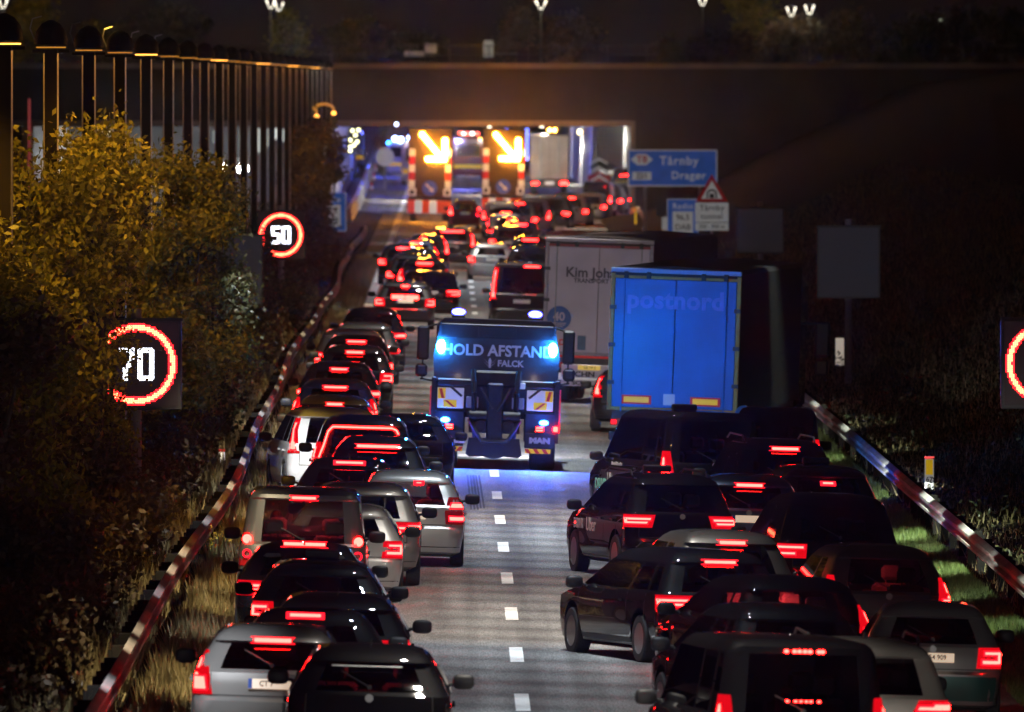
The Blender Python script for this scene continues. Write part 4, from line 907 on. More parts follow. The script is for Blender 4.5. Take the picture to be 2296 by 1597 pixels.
# ---------------------------------------------------------------- vehicles inside the tunnel
def boxtruck(cx, D, label, m, yaw=0, W=1.25, H=4.0, lit=True):
    s = F / D; X = (cx - VX) / s; t = thing('box_truck', label, 'truck', (X, D, -.1), math.radians(yaw))
    MB().box(-W, W, .1, 9, 1.1, H, b=.03).build('box_body', m, t); MB().box(-.01, .01, .08, .1, 1.15, H - .05).build('door_gap', BLK, t)
    for k in (-.6, .6): MB().cyl((k, .07, 1.1), (k, .07, H - .1), .03).build('lock_rod', STEEL, t)
    MB().box(-W, W, .05, .3, .55, 1.05, b=.03).build('bumper', STEELD, t); MB().box(-1.15, 1.15, 9.2, 11, .7, 3.2, b=.1).build('cab', m, t)
    MB().box(-.3, .3, .02, .05, .7, .95).build('number_plate', PLW, t)
    for s_ in (-1, 1):
        twheel(t, s_ * (W - .25), 2); twheel(t, s_ * (W - .25), 9.8)
        o = MB().box(*sorted((s_ * .75, s_ * 1.15)), 0, .05, .7, .9).build('tail_light', R_OFF, t)
        for q in (.8, .95, 1.1): MB().cyl((s_ * q, -.02, .82), (s_ * q, 0, .82), .09 if s_ > 0 else .06).build('lamp', R_CORE, o)
boxtruck(1232, 985, 'pale box truck under the deck edge, two red lamp groups showing', mat('dull cream box', (.34, .29, .24), .6, noise=.2, nscale=1))
def emergency(cx, D, label, dots, paint, H=2.6, W=1.05, z=0.):
    s = F / D; X = (cx - VX) / s; t = thing('emergency_van', label, 'emergency vehicle', (X, D, z))
    MB().box(-W, W, 0, 5.5, .35, H, b=.12).build('body', paint, t); MB().box(-W * .75, W * .75, -.02, -.003, H * .55, H * .85, b=.005).build('rear_window', GLASSD, t)
    MB().box(-W * .9, W * .9, -.03, -.004, .9, 1.15, b=.005).build('stripe', YELP, t)
    for s_ in (-1, 1): twheel(t, s_ * (W - .15), 1.2, .36, .24); twheel(t, s_ * (W - .15), 4.4, .36, .24)
    for dx, dz, r, m in dots: MB().ell((dx, -.05, dz), r, .05, r, 10, 6).build('flashing_lamp', m, t)
BV = emit('violet blue flasher', (.12, .16, 1), 14); BW = emit('white blue flasher', (.35, .5, 1), 24)
emergency(935, 1060, 'emergency van with the brightest blue roof light above the left arrow board', [(-.5, 3.45, .16, BW), (.1, 3.5, .22, BW), (.5, 3.45, .18, BLU), (-.95, 3.3, .07, BV)], PAINT['white'], 3.2, 1.1)
emergency(897, 1150, 'emergency van with paired blue lamps left of the brightest one', [(-.4, 3.0, .18, BW), (.05, 2.9, .22, BW), (.6, 2.6, .14, BLU), (-.9, 2.7, .1, BLU)], PAINT['white'], 2.8)
emergency(790, 1250, 'emergency vehicle with a row of blue lamps beside the left tunnel wall', [(-.9, 3.1, .13, BV), (-.5, 3.15, .13, BV), (-.1, 3.15, .13, BV), (.35, 3.1, .13, BV), (.75, 3.1, .11, BV)], PAINT['grey'], 3.0)
RW = emit('red far lamp', (1, .08, .05), 8); WW = emit('pale far lamp', (1, .9, .8), 5); YY = emit('yellow far lamp', (1, .5, .08), 9)
emergency(990, 1180, 'emergency truck with small orange and red lamps between the arrow boards', [(-.9, 3.3, .12, YY), (-.3, 3.5, .05, YY), (0, 3.5, .05, YY), (.4, 3.5, .05, YY), (-1.0, 2.9, .10, YY)], PAINT['red'], 3.1, 1.2)
emergency(1050, 1120, 'fire engine with a pale and red row of roof lamps between the arrow boards', [(-.6, 3.55, .12, RW), (-.35, 3.5, .12, WW), (-.05, 3.5, .13, RW), (.3, 3.5, .14, WW), (.7, 3.5, .12, RW), (.9, 3.1, .1, YY)], PAINT['red'], 3.2, 1.2)
emergency(1128, 1150, 'fire engine with white, red and blue lamps above the right arrow board', [(-1.0, 3.6, .16, WW), (-.85, 3.2, .12, RW), (-.5, 3.5, .1, WW), (-.1, 3.6, .1, RW), (.25, 3.7, .08, BV), (.6, 3.6, .10, BW), (.95, 3.3, .1, RW), (.4, 3.1, .09, YY), (1.1, 2.6, .12, RW)], PAINT['darkgrey'], 3.3, 1.2)
emergency(1206, 1230, 'dark emergency vehicle with a tall blue light strip beside the tunnel truck', [(-.9, 3.4 - k * .3, .08, BV) for k in range(9)], PAINT['blue'], 3.2)
emergency(1298, 1190, 'dark emergency vehicle with blue side lamps right of the tunnel truck', [(-.2, 2.9 - k * .28, .12, BV) for k in range(4)], PAINT['blue'], 3.0)
# oncoming cars in the other tunnel tube
def oncoming(cx, cy_, D, label, m, r=.16):
    p = pos(cx, cy_, D); t = thing('oncoming_car', label, 'car', (p.x, D, p.z - .7)); 
    MB().box(-.85, .85, 0, 4.2, .2, .9, b=.1).build('body', PAINT['grey'], t); MB().box(-.7, .7, 1.2, 3.6, .9, 1.45, b=.12).build('roof', PAINT['grey'], t)
    for s_ in (-1, 1):
        MB().ell((s_ * .62, -.02, .7), r, .05, r, 12, 8).build('headlight', m, t); twheel(t, s_ * .75, .8, .32, .2); twheel(t, s_ * .75, 3.4, .32, .2)
oncoming(520, 378, 840, 'oncoming car with dazzling white headlights between the dark masts', emit('dazzling headlight', (1, .97, .93), 80), .30)
oncoming(648, 390, 900, 'oncoming car with faint headlights behind the masts', emit('faint headlight', (.8, .85, 1), 3), .12)
oncoming(310, 403, 860, 'oncoming car whose lamps glint through the yellow leaves', emit('warm headlight', (1, .95, .9), 20), .10)
# ---------------------------------------------------------------- the two queues
GL = 'cars of the left queue'; GR = 'cars of the right queue'; GB = 'cars queuing towards the tunnel exit'
def c(*a, **k): return car(*a, **k)
def taxi_sign(t, k):
    MB().box(-.28, .28, k.L * .42, k.L * .42 + .12, k.H + .005, k.H + .10, b=.02).build('roof_sign', BLK, t)
def hatchbox(t, k): MB().box(-.22, .22, k.L * .40, k.L * .40 + .14, k.H, k.H + .11, b=.02).build('roof_sign', BLK, t)
def antenna(t, k): MB().poly([(-.012, k.H - .03), (.012, k.H - .03), (.003, k.H + .07)], 1.0, 1.15).build('antenna', BLK, t)
def flank(t, k, lines):      # lettering along the left side
    for body, size, y, z, m in lines:
        x = -k.side(y, z, 1).x - .006
        text(body, size, m, t, (x, y, z), .002, rot=(0, 0, -math.pi / 2), align='CENTER')
MINT = mat('mint lettering', (.25, .62, .52), .5, em=(.3, 1, .8), es=.10, noise=.05); GREYL = mat('grey flank lettering', (.40, .40, .40), .5, em=(1, 1, 1), es=.04, noise=.05)
# left queue, nearest first
c(822, 1455, 161.5, 'hatch', 'black', 'black hatchback at the bottom, left of the lane dashes, red light inside', W=1.84, third=False, lampst='block', tl=False, group=GL, cabin=20,
  extra=lambda t, k: (MB().box(-.42, .35, k.P(k.T).get('yr') - .1, k.P(k.T).get('yr') - .02, k.T - .03, k.T - .015, b=.004).build('spoiler_highlight', STEEL, t), antenna(t, k)))  # pale strip shaped as the highlight along the spoiler
c(603, 1410, 166.8, 'hatch', 'midgrey', 'silver hatchback with plate CT 7 at the bottom of the left queue', W=1.82, lampst='tall', plate='CT 7       ', third_w=.42, group=GL, roof='yellow' if 0 else None)
c(690, 1374, 172.3, 'sedan', 'black', 'black saloon just ahead of the silver CT hatchback', lampst='wide', third_w=.36, third_x=-.08, group=GL, third_z=1.33)
c(748, 1337, 178.2, 'hatch', 'black', 'black hatchback with a thin red line along its roof edge, mirror out over the road', W=1.84, third=False, lampst='wide', group=GL, extra=antenna)
c(712, 1263, 189.5, 'wagon', 'darkgrey', 'pale estate car with two headrests showing, fifth from the bottom of the left queue', W=1.8, third=False, lampst='block', group=GL, glass=GLASS, extra=hatchbox, third_z=None)
c(674, 1223, 199.0, 'sedan', 'black', 'black saloon with one wide brake strip just nearer than the boxy suv', lampst='wide', third_w=.56, third_z=1.31, group=GL, extra=antenna, W=1.82)
c(673, 1099, 207.8, 'boxy', 'grey', 'boxy suv with round tail lamps and a red-lit rear window', W=1.84, L=4.5, lampst='round', third_w=.34, cabin=24, plate=' ', group=GL, glass=GLASSC, rails=False)
c(764, 1134, 216.2, 'wagon', 'silver', 'silver estate car squeezed between the boxy suv and the centre of the road', W=1.80, lampst='stilo' if 0 else 'block', third=False, group=GL, rails=True)
c(806, 1086, 223.4, 'suv', 'midgrey', 'grey suv with slanted led tail lamp behind the silver estate car', W=1.82, lampst='slim', third=False, group=GL, extra=antenna)
c(914, 1058.7, 232.7, 'wagon', 'silver', 'silver estate car with clear and red tail lamp, rearmost at the open corridor', W=1.76, L=4.5, lampst='stilo', cabin=16, third=True, third_w=.08, third_x=.14, third_z=1.30, group=GL, glass=GLASS, plate=' ',
  extra=lambda t, k: text('Stilo', .07, BLK, t, (.50, k.surf(.50, .99, .01).y, .99), .001, name='badge'))
c(777, 1031, 241.3, 'sedan', 'black', 'dark saloon with aerial behind the boxy suv roof', lampst='wide', third_w=.44, third_z=1.33, group=GL, extra=antenna)
def light_band(t, k):
    z1 = k.T - .02; w1 = .60; m = MB(); pts = [(-.80, .98), (-.72, 1.18), (-.64, z1 - .08), (-.56, z1), (.5, z1), (.58, z1 - .03), (.62, z1 - .1)]
    for (a, b_), (d, e) in zip(pts[:-1], pts[1:]):
        n = 8
        for i in range(n):
            A = k.surf(a + (d - a) * i / n, b_ + (e - b_) * i / n, .02); B = k.surf(a + (d - a) * (i + 1) / n, b_ + (e - b_) * (i + 1) / n, .02); m.cyl(A, B, .016, n=6)
    m.build('light_band', R_CORE, t)
c(810, 935, 259, 'suv', 'black', 'black suv with a red light band running round its rear window', W=1.86, lampst='tall', third=False, group=GL, extra=light_band, tl=True)
c(840, 982, 252.2, 'hatch', 'black', 'black hatchback with a long thin brake strip under the red light band', W=1.8, lampst='block', third_w=.70, third_z=None, group=GL)
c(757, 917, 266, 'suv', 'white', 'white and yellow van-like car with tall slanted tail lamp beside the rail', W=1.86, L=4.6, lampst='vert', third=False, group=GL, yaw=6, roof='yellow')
c(903, 932, 275.5, 'wagon', 'black', 'black estate car with mirror out, close behind the left side of the recovery truck', W=1.9, L=4.5, third=False, lampst='block', group=GL, tl=False)
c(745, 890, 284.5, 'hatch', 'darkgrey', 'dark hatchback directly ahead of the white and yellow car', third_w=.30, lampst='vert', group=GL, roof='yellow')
c(747, 853, 298.5, 'wagon', 'blue', 'blue-edged dark estate car with a wide brake strip', third_w=.46, lampst='tall', group=GL)
c(756, 813, 318.5, 'wagon', 'black', 'black estate car level with the white reflector post by the rail', third_w=.34, lampst='slim', group=GL)
c(791, 776, 337, 'hatch', 'black', 'black hatchback with the lower of two stacked brake strips', third_w=.38, lampst='block', group=GL)
c(795, 752, 350, 'wagon', 'black', 'black estate car with the upper of two stacked brake strips', third_w=.42, lampst='block', group=GL)
c(785, 739, 356.8, 'suv', 'beige', 'car with an amber-lit pale roof just beyond the two stacked brake strips', third=False, lampst='block', group=GL)
c(813, 724, 369.5, 'wagon', 'darkgrey', 'dark estate car with twin right lamps between pale roof and hunched black car', third=False, lampst='slim', group=GL)
c(831, 691, 391, 'hatch', 'black', 'black hatchback whose rear window reflects a pale patch, left column', third=False, lampst='slim', group=GL, glass=GLASS)
def lowstrip(t, k):
    m = MB(); k.patch(m, [(k.B - .02, -.42, .42), (k.B + .09, -.42, .42)], .02, -.01, 8); m.build('brake_light', R_CORE, t)
c(906, 631, 451, 'suv', 'darkgrey', 'dark estate car with lit plate and a wide red strip across its tailgate', name='estate_car', W=1.84, L=4.5, third_w=.22, lampst='block', plate=' ', group=GL, extra=lowstrip)
c(962, 609, 470, 'van', 'black', 'black people carrier with a hooked red tail lamp left of the dashes', W=1.9, L=4.7, lampst='ell', third=False, group=GL)
c(949, 581, 497, 'suv', 'black', 'black suv with a bright brake strip beyond the people carrier', third_w=.52, lampst='tall', group=GL)
c(922, 570, 514, 'hatch', 'darkgrey', 'dark hatchback second in a stack of amber-edged roofs, left lane', third=False, lampst='block', group=GL)
c(901, 548, 546, 'suv', 'black', 'black suv farthest left in the left lane beside the edge line', third_w=.44, lampst='block', group=GL)
c(955, 526, 579, 'wagon', 'black', 'black estate car with an amber-edged roof and a single round brake lamp', third_w=.20, lampst='vert', third_x=-.15, group=GL)
c(1012, 513, 600, 'boxy', 'grey', 'grey minivan at the head of the left lane with a tall red tail lamp', W=1.9, third_w=.9, lampst='vert', group=GL)
# right lane, far part
c(1168, 590, 457, 'van', 'darkgrey', 'dark grey van with large rear window left of the white trailer', W=2.0, L=5.0, third_w=.46, third_x=.30, lampst='vert', group=GR)
c(1185, 552, 548, 'sedan', 'black', 'black saloon beyond the grey van beside the white trailer top', third=False, lampst='block', group=GR)
c(1100, 545, 566, 'hatch', 'silver', 'pale hatchback with a red tail lamp just right of the dashes', third=False, lampst='block', group=GR, plate=' ')
c(1187, 530, 581, 'wagon', 'black', 'black estate car with a wide brake strip touching the white trailer top', third_w=.58, lampst='block', group=GR)
c(1143, 507, 622, 'suv', 'darkgrey', 'dark suv with an amber-rimmed roof behind the pale hatchback right of the dashes', third=False, lampst='block', group=GR)
c(1134, 479, 677, 'wagon', 'grey', 'grey estate car with a bright window frame in the amber-lit cars', third=False, lampst='block', group=GR, glass=GLASSD)
c(1121, 453, 722, 'boxy', 'silver', 'silver suv with roof sign under the right arrow vehicle', third=False, lampst='tall', group=GR, extra=taxi_sign)
c(1041, 448, 757, 'hatch', 'red', 'small red hatchback right of the striped crash bumper', W=1.62, L=3.8, third=False, lampst='tall', plate=' ', group=GR)
c(1193, 444, 748, 'hatch', 'white', 'white hatchback first in the curve to the exit', yaw=-4, third=False, lampst='tall', group=GB)
c(1237, 440, 770, 'wagon', 'black', 'black estate car second in the curve, hooked red lamp', yaw=-5, third=False, lampst='ell', group=GB)
c(1279, 438, 788, 'hatch', 'white', 'pale hatchback with a large glowing lamp third in the curve', yaw=-6, third_w=.3, lampst='block', group=GB)
c(1321, 433, 818, 'hatch', 'silver', 'silver hatchback fourth in the curve in front of a dark suv', yaw=-6, third=False, lampst='block', group=GB)
c(1334, 407, 842, 'boxy', 'black', 'tall black suv with one upright red lamp near the chevron marker', yaw=-6, third=False, lampst='tall', group=GB)
c(1378, 411, 872, 'hatch', 'darkgrey', 'dark hatchback right of the tall black suv in the curve', yaw=-7, third=False, lampst='block', group=GB)
c(1403, 400, 896, 'suv', 'black', 'black suv at the portal edge with clustered red lamps', yaw=-7, third=False, lampst='wide', group=GB)
c(1400, 378, 960, 'van', 'black', 'last van in sight at the portal edge with a bright red roof lamp', yaw=-8, W=1.9, L=5, third_w=.7, lampst='block', group=GB, third_z=1.6)
c(935, 558, 530, 'sedan', 'black', 'black saloon wedged between two amber-edged roofs in the left lane', third_w=.3, lampst='wide', group=GL)
c(930, 537, 563, 'hatch', 'darkgrey', 'dark hatchback diagonally behind the round brake lamp estate, left lane', third_w=.4, lampst='tall', group=GL)
c(1166, 496, 641, 'wagon', 'black', 'black estate car halfway up the amber-lit right lane cars', third_w=.5, lampst='block', group=GR)
c(1147, 487, 659, 'hatch', 'darkgrey', 'dark hatchback behind the grey estate with the bright window frame', third_w=.4, lampst='wide', group=GR)
c(1133, 465, 700, 'sedan', 'black', 'black saloon tucked behind the silver suv with roof sign', third_w=.4, lampst='block', group=GR)
c(1163, 450, 733, 'wagon', 'darkgrey', 'dark estate car left of the first white hatchback in the curve', yaw=-3, third_w=.4, lampst='block', group=GB)
c(1262, 432, 806, 'sedan', 'black', 'black saloon just beyond the pale hatchback in the curve', yaw=-5, third_w=.4, lampst='wide', group=GB)
c(1360, 414, 859, 'wagon', 'grey', 'grey estate car between the tall black suv and the portal edge', yaw=-7, third_w=.5, lampst='block', group=GB)
# right queue, nearest first
def dots(t, k):
    for z in (k.T + .03,):
        for x in (-.19, -.10, -.045, .015, .07, .17, .21):
            q = k.surf(x, z, .012); m = MB(); m.ell((q.x, q.y, q.z), .026, .012, .02, 8, 6); m.build('brake_lamp', R_CORE, t)
    for x in (-.18, -.09, -.03, .03, .08, .17):
        q = k.surf(x, k.B + .18, .02); m = MB(); m.ell((q.x, q.y, q.z), .018, .01, .012, 8, 6); m.build('brake_lamp', R_CORE, t)
c(1800, 1439, 155.6, 'van', 'black', 'large black van at the bottom centre-right with a dotted red brake strip', W=1.92, L=4.9, yaw=9, third=False, lampst='tall', group=GR, extra=dots, rails=False)
c(1948, 1441, 162.4, 'suv', 'beige', 'pale beige suv with black roof rails and slanted led tail lamp, bottom right', W=1.84, yaw=4, third=False, lampst='slim', rails=True, group=GR,
  extra=lambda t, k: (text('KIA', .11, PLT, t, (0, k.surf(0, .98, .014).y, .98), .004, name='badge'), antenna(t, k)))
c(1795, 1362, 175, 'wagon', 'black', 'black car with long dark roof between the van and the car with red-lit cabin', W=1.84, yaw=12, third=False, lampst='slim', rails=False, group=GR)
c(2088, 1356, 180.5, 'hatch', 'midgrey', 'silver and green hatchback with lit plate S 54 909 at the right edge', W=1.72, L=4.0, third=False, lampst='block', lit=True, plate=' S 54 909', group=GR, glass=GLASS,
  extra=lambda t, k: k.patch(MB(), [(.28, -.80, .80), (.46, -.84, .84), (.575, -.84, .84)], .008, -.01, 12).build('lower_bumper', PAINT['green'], t))
c(1808, 1298, 185.3, 'suv', 'black', 'black suv with a brightly red-lit cabin seen through its rear window', W=1.84, yaw=14, third=False, lampst='tall', glass=GLASSC, cabin=60, group=GR)
c(1628, 1237, 196.3, 'wagon', 'black', 'long black estate car angled to the left with both left wheels showing', W=1.84, L=4.85, yaw=17, lampst='wide', third_w=.44, group=GR, glass=GLASS, sp=5)
c(1992, 1226, 198.8, 'hatch', 'grey', 'grey hatchback with a tall curved red lamp near the right verge', W=1.80, yaw=8, third=False, lampst='tall', group=GR, glass=GLASS, cabin=14)
c(1650, 1195, 203.5, 'hatch', 'grey', 'grey hatchback mostly hidden behind the long black estate car', W=1.82, yaw=10, third_w=.36, lampst='wide', group=GR)
c(1884, 1112, 217.5, 'suv', 'black', 'black suv with two low square tail lamps and a round badge', W=1.88, yaw=8, beam=(-42, 600), third=False, lampst='ell', group=GR)
kia = c(1529, 1066, 229.6, 'suv', 'black', 'black taxi suv with angular led lamps and pale lettering on its left side', W=1.80, L=4.4, yaw=13, third=False, lampst='wide', group=GR, glass=GLASS, sp=5, rails=True,
  extra=lambda t, k: (hatchbox(t, k), flank(t, k, [('DRIVR', .22, 3.2, .78, GREYL), ('Uber', .30, 2.35, .78, GREYL)]), text('On our way.', .12, MINT, t, (.18, k.surf(.2, .68, .014).y - .002, .68), .002, name='lettering')))
c(1676, 1068, 234.0, 'suv', 'blue', 'blue-grey suv with lit white plate between the taxi suv and the verge cars', W=1.80, third_w=.42, lampst='slim', plate=' ', group=GR)
c(1860, 1048, 239.5, 'hatch', 'darkgrey', 'dark hatchback with roof sign, short round brake lamp and bracket tail lamp', W=1.80, yaw=7, beam=(-38, 900), third_w=.17, third_z=1.30, lampst='ell', group=GR, extra=hatchbox)
c(1762, 987, 250.2, 'suv', 'black', 'black suv with roof rails and a wide brake strip behind the taxi van', W=1.84, yaw=8, third_w=.46, lampst='slim', group=GR, rails=True)
c(1602, 926, 258.5, 'van', 'black', 'long black taxi van with pale lettering on its side, under the blue lorry doors', W=1.93, L=5.15, yaw=15, third=False, lampst='tall', group=GR, sp=10,
  extra=lambda t, k: (hatchbox(t, k), flank(t, k, [('DRIVR', .26, 4.0, .62, MINT), ('Uber app', .24, 3.1, .74, GREYL), ('Also available on the', .08, 3.0, 1.0, GREYL)])))
c(1738, 915, 270, 'van', 'black', 'dark van with an upright red lamp between the blue lorry and the verge', W=1.7, beam=(-22, 2000), third=False, lampst='tall', group=GR)
c(1420, 826, 326, 'suv', 'darkgrey', 'dark suv mostly hidden by the blue lorry, three red lamps down its left edge', W=1.86, third=False, lampst='vert', group=GR)
c(1262, 800, 335 + 60, 'hatch', 'black', 'x', head=True) if 0 else None
# ---- added beams, no cars built, for headlights from below the picture's edge
for X, D, yw in ((-1.5, 144, 0), (5.6, 166, 4), (3.7, 146, 6), (5.6, 152, 0), (0.9, 128, 0)):
    s = F / D
    car(VX + X * s, VY + (CH - gz(X) - 1.5) * s, D, 'hatch', 'darkgrey', 'x', head=True) if 0 else None
    tt = bpy.data.objects.new('added_beam', None)
    lamp('SPOT', 'headlight_beam', None, (X, D + 4.4 - (4.4 if X == 5.6 and D == 166 else 0), .68), 330 * (1.4 if X != .9 else 1), (1, .95, .88), 0, (math.radians(87.5), 0, math.radians(yw)), 75, .9)

# ---------------------------------------------------------------- people seated in the cars whose cabins show
SKIN = mat('skin', (.42, .26, .19), .6, noise=.08); HAIR = mat('dark hair', (.03, .02, .015), .7, noise=.3)
def person(carlabel, side, label, cloth):
    o = [q for q in bpy.data.objects if q.get('label') == carlabel][0]; bpy.context.view_layer.update()
    k = next(v[0] for kk, v in CACHE.items() if isinstance(v, tuple) and isinstance(v[0], Car) and any(ch.name.startswith('body') and ch.data == v[1] for ch in o.children))
    base = o.matrix_world @ Vector((side * .38, k.L * .50 + .17, .50 + (k.H - 1.5) * .3)); t = thing('person', label, 'person', base, o.rotation_euler[2])
    def ring(z, rx, ry, cy_=0., n=16): return [(rx * math.cos(2 * math.pi * i / n), cy_ + ry * math.sin(2 * math.pi * i / n), z) for i in range(n)]
    b = MB(); b.loft([ring(0, .16, .12), ring(.2, .17, .12), ring(.38, .20, .11), ring(.47, .21, .10), ring(.52, .13, .08), ring(.55, .062, .062, .01), ring(.61, .06, .062, .02), ring(.64, .07, .085, .03), ring(.70, .078, .098, .03), ring(.76, .080, .10, .02), ring(.82, .070, .09, .02), ring(.86, .04, .05, .02)])
    for s_ in (-1, 1):
        pts = [(s_ * .20, 0, .45), (s_ * .25, .10, .26), (s_ * .19, .36, .26)]
        for (p, r), (q, r2) in zip(zip(pts[:-1], (.05, .04)), zip(pts[1:], (.042, .03))): b.cyl(p, q, r, r2, 10)
        b.ell((s_ * .18, .40, .28), .035, .045, .04, 8, 6)
        b.ell((s_ * .082, .02, .71), .012, .02, .03, 6, 5)
    b.ell((0, .13, .70), .014, .02, .02, 6, 5)
    b.build('body', SKIN, t, True, 60)
    h = MB(); h.loft([ring(.66, .082, .07, -.02), ring(.72, .088, .09, -.01), ring(.80, .088, .10, .0), ring(.86, .065, .08, .01), ring(.885, .03, .04, .01)]); h.build('hair', HAIR, t, True, 60)
    c_ = MB(); c_.loft([ring(-.02, .18, .14), ring(.2, .19, .135), ring(.38, .215, .125), ring(.48, .22, .11), ring(.53, .12, .085)]); c_.build('jacket', cloth, t, True, 60)
CL1 = mat('dark jacket', (.03, .03, .05), .8, noise=.2); CL2 = mat('grey jumper', (.12, .12, .13), .85, noise=.2)
person('silver estate car with clear and red tail lamp, rearmost at the open corridor', 1, 'person in a dark jacket seated in the silver estate car at the corridor', CL1)
person('boxy suv with round tail lamps and a red-lit rear window', -1, 'person at the wheel of the boxy suv with the red-lit window', CL2)
person('black suv with a brightly red-lit cabin seen through its rear window', 1, 'person in the brightly red-lit cabin of the black suv', CL1)
person('grey hatchback with a tall curved red lamp near the right verge', -1, 'person driving the grey hatchback beside the right verge', CL2)
# ---------------------------------------------------------------- foliage
def leafmat(name, a, b_, tr=.25):
    if name in MATS: return MATS[name]
    m = bpy.data.materials.new(name); m.use_nodes = True; nt = m.node_tree; p = nt.nodes['Principled BSDF']
    g = nt.nodes.new('ShaderNodeNewGeometry'); r = nt.nodes.new('ShaderNodeValToRGB'); r.color_ramp.elements[0].color = (*a, 1); r.color_ramp.elements[1].color = (*b_, 1)
    nt.links.new(g.outputs['Random Per Island'], r.inputs[0]); nt.links.new(r.outputs[0], p.inputs['Base Color']); p.inputs['Roughness'].default_value = .55
    t = nt.nodes.new('ShaderNodeBsdfTranslucent'); mx = nt.nodes.new('ShaderNodeMixShader'); mx.inputs[0].default_value = tr
    nt.links.new(r.outputs[0], t.inputs[0]); nt.links.new(p.outputs[0], mx.inputs[1]); nt.links.new(t.outputs[0], mx.inputs[2])
    nt.links.new(mx.outputs[0], nt.nodes['Material Output'].inputs[0]); MATS[name] = m; return m
LEAFY = leafmat('yellow green leaf', (.075, .08, .010), (.25, .22, .02)); LEAFD = leafmat('dark green leaf', (.025, .035, .012), (.06, .06, .02)); LEAFB = leafmat('brown leaf', (.05, .03, .012), (.09, .06, .03))
GRASSD = leafmat('dry grass blade', (.16, .13, .06), (.34, .28, .13), .3); GRASSG = leafmat('green grass blade', (.06, .10, .025), (.16, .22, .06), .3)
def tris(name, V, n_per, m, parent=None):
    V = np.asarray(V, np.float32); n = len(V) // n_per; me = bpy.data.meshes.new(name)
    me.vertices.add(len(V)); me.vertices.foreach_set('co', V.ravel()); me.loops.add(n * n_per); me.loops.foreach_set('vertex_index', np.arange(n * n_per, dtype=np.int32))
    me.polygons.add(n); me.polygons.foreach_set('loop_start', np.arange(0, n * n_per, n_per, dtype=np.int32)); me.polygons.foreach_set('loop_total', np.full(n, n_per, np.int32)); me.update(); me.validate()
    me.materials.append(m); return link(name, me, parent)
def leaves(C, size):           # C: n x 3 centres -> rhomb leaves
    n = len(C); a = np.random.normal(size=(n, 3)); a /= np.linalg.norm(a, axis=1)[:, None]; b_ = np.random.normal(size=(n, 3)); b_ -= (a * b_).sum(1)[:, None] * a; b_ /= np.linalg.norm(b_, axis=1)[:, None]
    s = (size * np.random.uniform(.6, 1.4, n))[:, None]; V = np.stack([C - a * s, C + b_ * s * .5, C + a * s, C - b_ * s * .5], 1); return V.reshape(-1, 3)
def crown(blobs, n, size, clump=.28, spread=.16):
    out = []; tot = sum(r[3] * r[4] * r[5] for r in blobs)
    for (x, y, z, rx, ry, rz) in blobs:
        k = max(200, int(n * rx * ry * rz / tot)); nc = max(10, k // 70)
        d = np.random.normal(size=(nc, 3)); d /= np.linalg.norm(d, axis=1)[:, None]; d *= (np.random.uniform(.35, 1.08, nc) ** .5)[:, None] * np.random.uniform(.8, 1.12, nc)[:, None]
        cc = np.array([x, y, z]) + d * np.array([rx, ry, rz]); i = np.random.randint(0, nc, k)
        out.append(cc[i] + np.random.normal(size=(k, 3)) * spread * np.random.uniform(.6, 1.4, nc)[i][:, None])
    return np.concatenate(out)
def tree(name, label, x, y, z0, blobs, n, m, size=.055, spread=.16, group=None, cat='tree'):
    t = thing(name, label, cat, (x, y, z0), group=group)
    C = crown(blobs, n, size, spread=spread)
    tris('crown', leaves(C, size), 4, m, t)
    b = MB(); top = max(bl[2] for bl in blobs)
    pts = [(0, 0, -.3), (.06, .05, top * .35), (-.04, .1, top * .7), (.03, .0, top)]
    for (p, r), (q, r2) in zip(zip(pts[:-1], (.13, .10, .07)), zip(pts[1:], (.10, .07, .03))): b.cyl(p, q, r, r2, 8, False)
    b.build('trunk', mat('bark', (.05, .04, .03), .9, noise=.3, bump=.4), t)
    m2 = MB()
    for bl in blobs: m2.cyl((0, .05, min(bl[2] * .5, bl[2] - .2)), (bl[0] * .9, bl[1] * .9, bl[2]), .045, .02, 6, False)
    m2.build('limb', MATS['bark'], t)
    return t
def at(x, y, D): p = pos(x, y, D); return p
# big sodium-lit trees and scrub on the left bank
def T(label, x, ytop, D, w_, m, n, name='broadleaf_tree', size=.06, low=.2, spread=.17):
    s = F / D; X = (x - VX) / s; z = CH - (ytop - VY) / s; g = .25; h = z - g; r = w_ / s / 2
    random.seed(int(x * 7 + D)); bl = []
    k = max(8, int(h * 3.0)); 
    for i in range(k):
        f = (i + .5) / k; rr = r * (1 - .30 * max(0, f - .5) / .5) * random.uniform(.7, 1.15)
        zz = low * h + (1 - low) * h * f - rr * .35
        bl.append((random.uniform(-1, 1) * r * .75, random.uniform(-1.0, 1.0) * r, zz, rr * random.uniform(.45, .75), rr * .9, max(.35, rr * random.uniform(.35, .55))))
    return tree(name, label, X, D, g, bl, n, m, size, spread)
T('bright yellow-lit tree at the left edge in front of the masts', 50, 322, 236, 300, LEAFY, 40000, size=.062)
T('yellow-lit tree with a leafy spike between the second and third mast', 212, 300, 240, 210, LEAFY, 24000, low=.64, size=.06)
T('low yellow-brown tree covering the left half of the 70 speed sign', 20, 500, 214, 290, LEAFY, 36000, size=.062)
T('olive tree right of the yellow ones, below the blank sign', 400, 330, 296, 250, LEAFY, 34000, size=.055)
T('thin leafy branches hanging across the 70 speed sign', 236, 690, 245.5, 170, LEAFY, 4200, 'bush', size=.045, low=.42)
T('dark tree in front of the half hidden blank sign', 478, 390, 340, 130, LEAFD, 12000)
T('slim dark bush beside the 50 speed sign', 560, 520, 400, 90, LEAFD, 6000, 'bush')
T('bushy tree above the half covered radio sign', 715, 275, 610, 100, LEAFB, 9000, size=.09, low=.48)
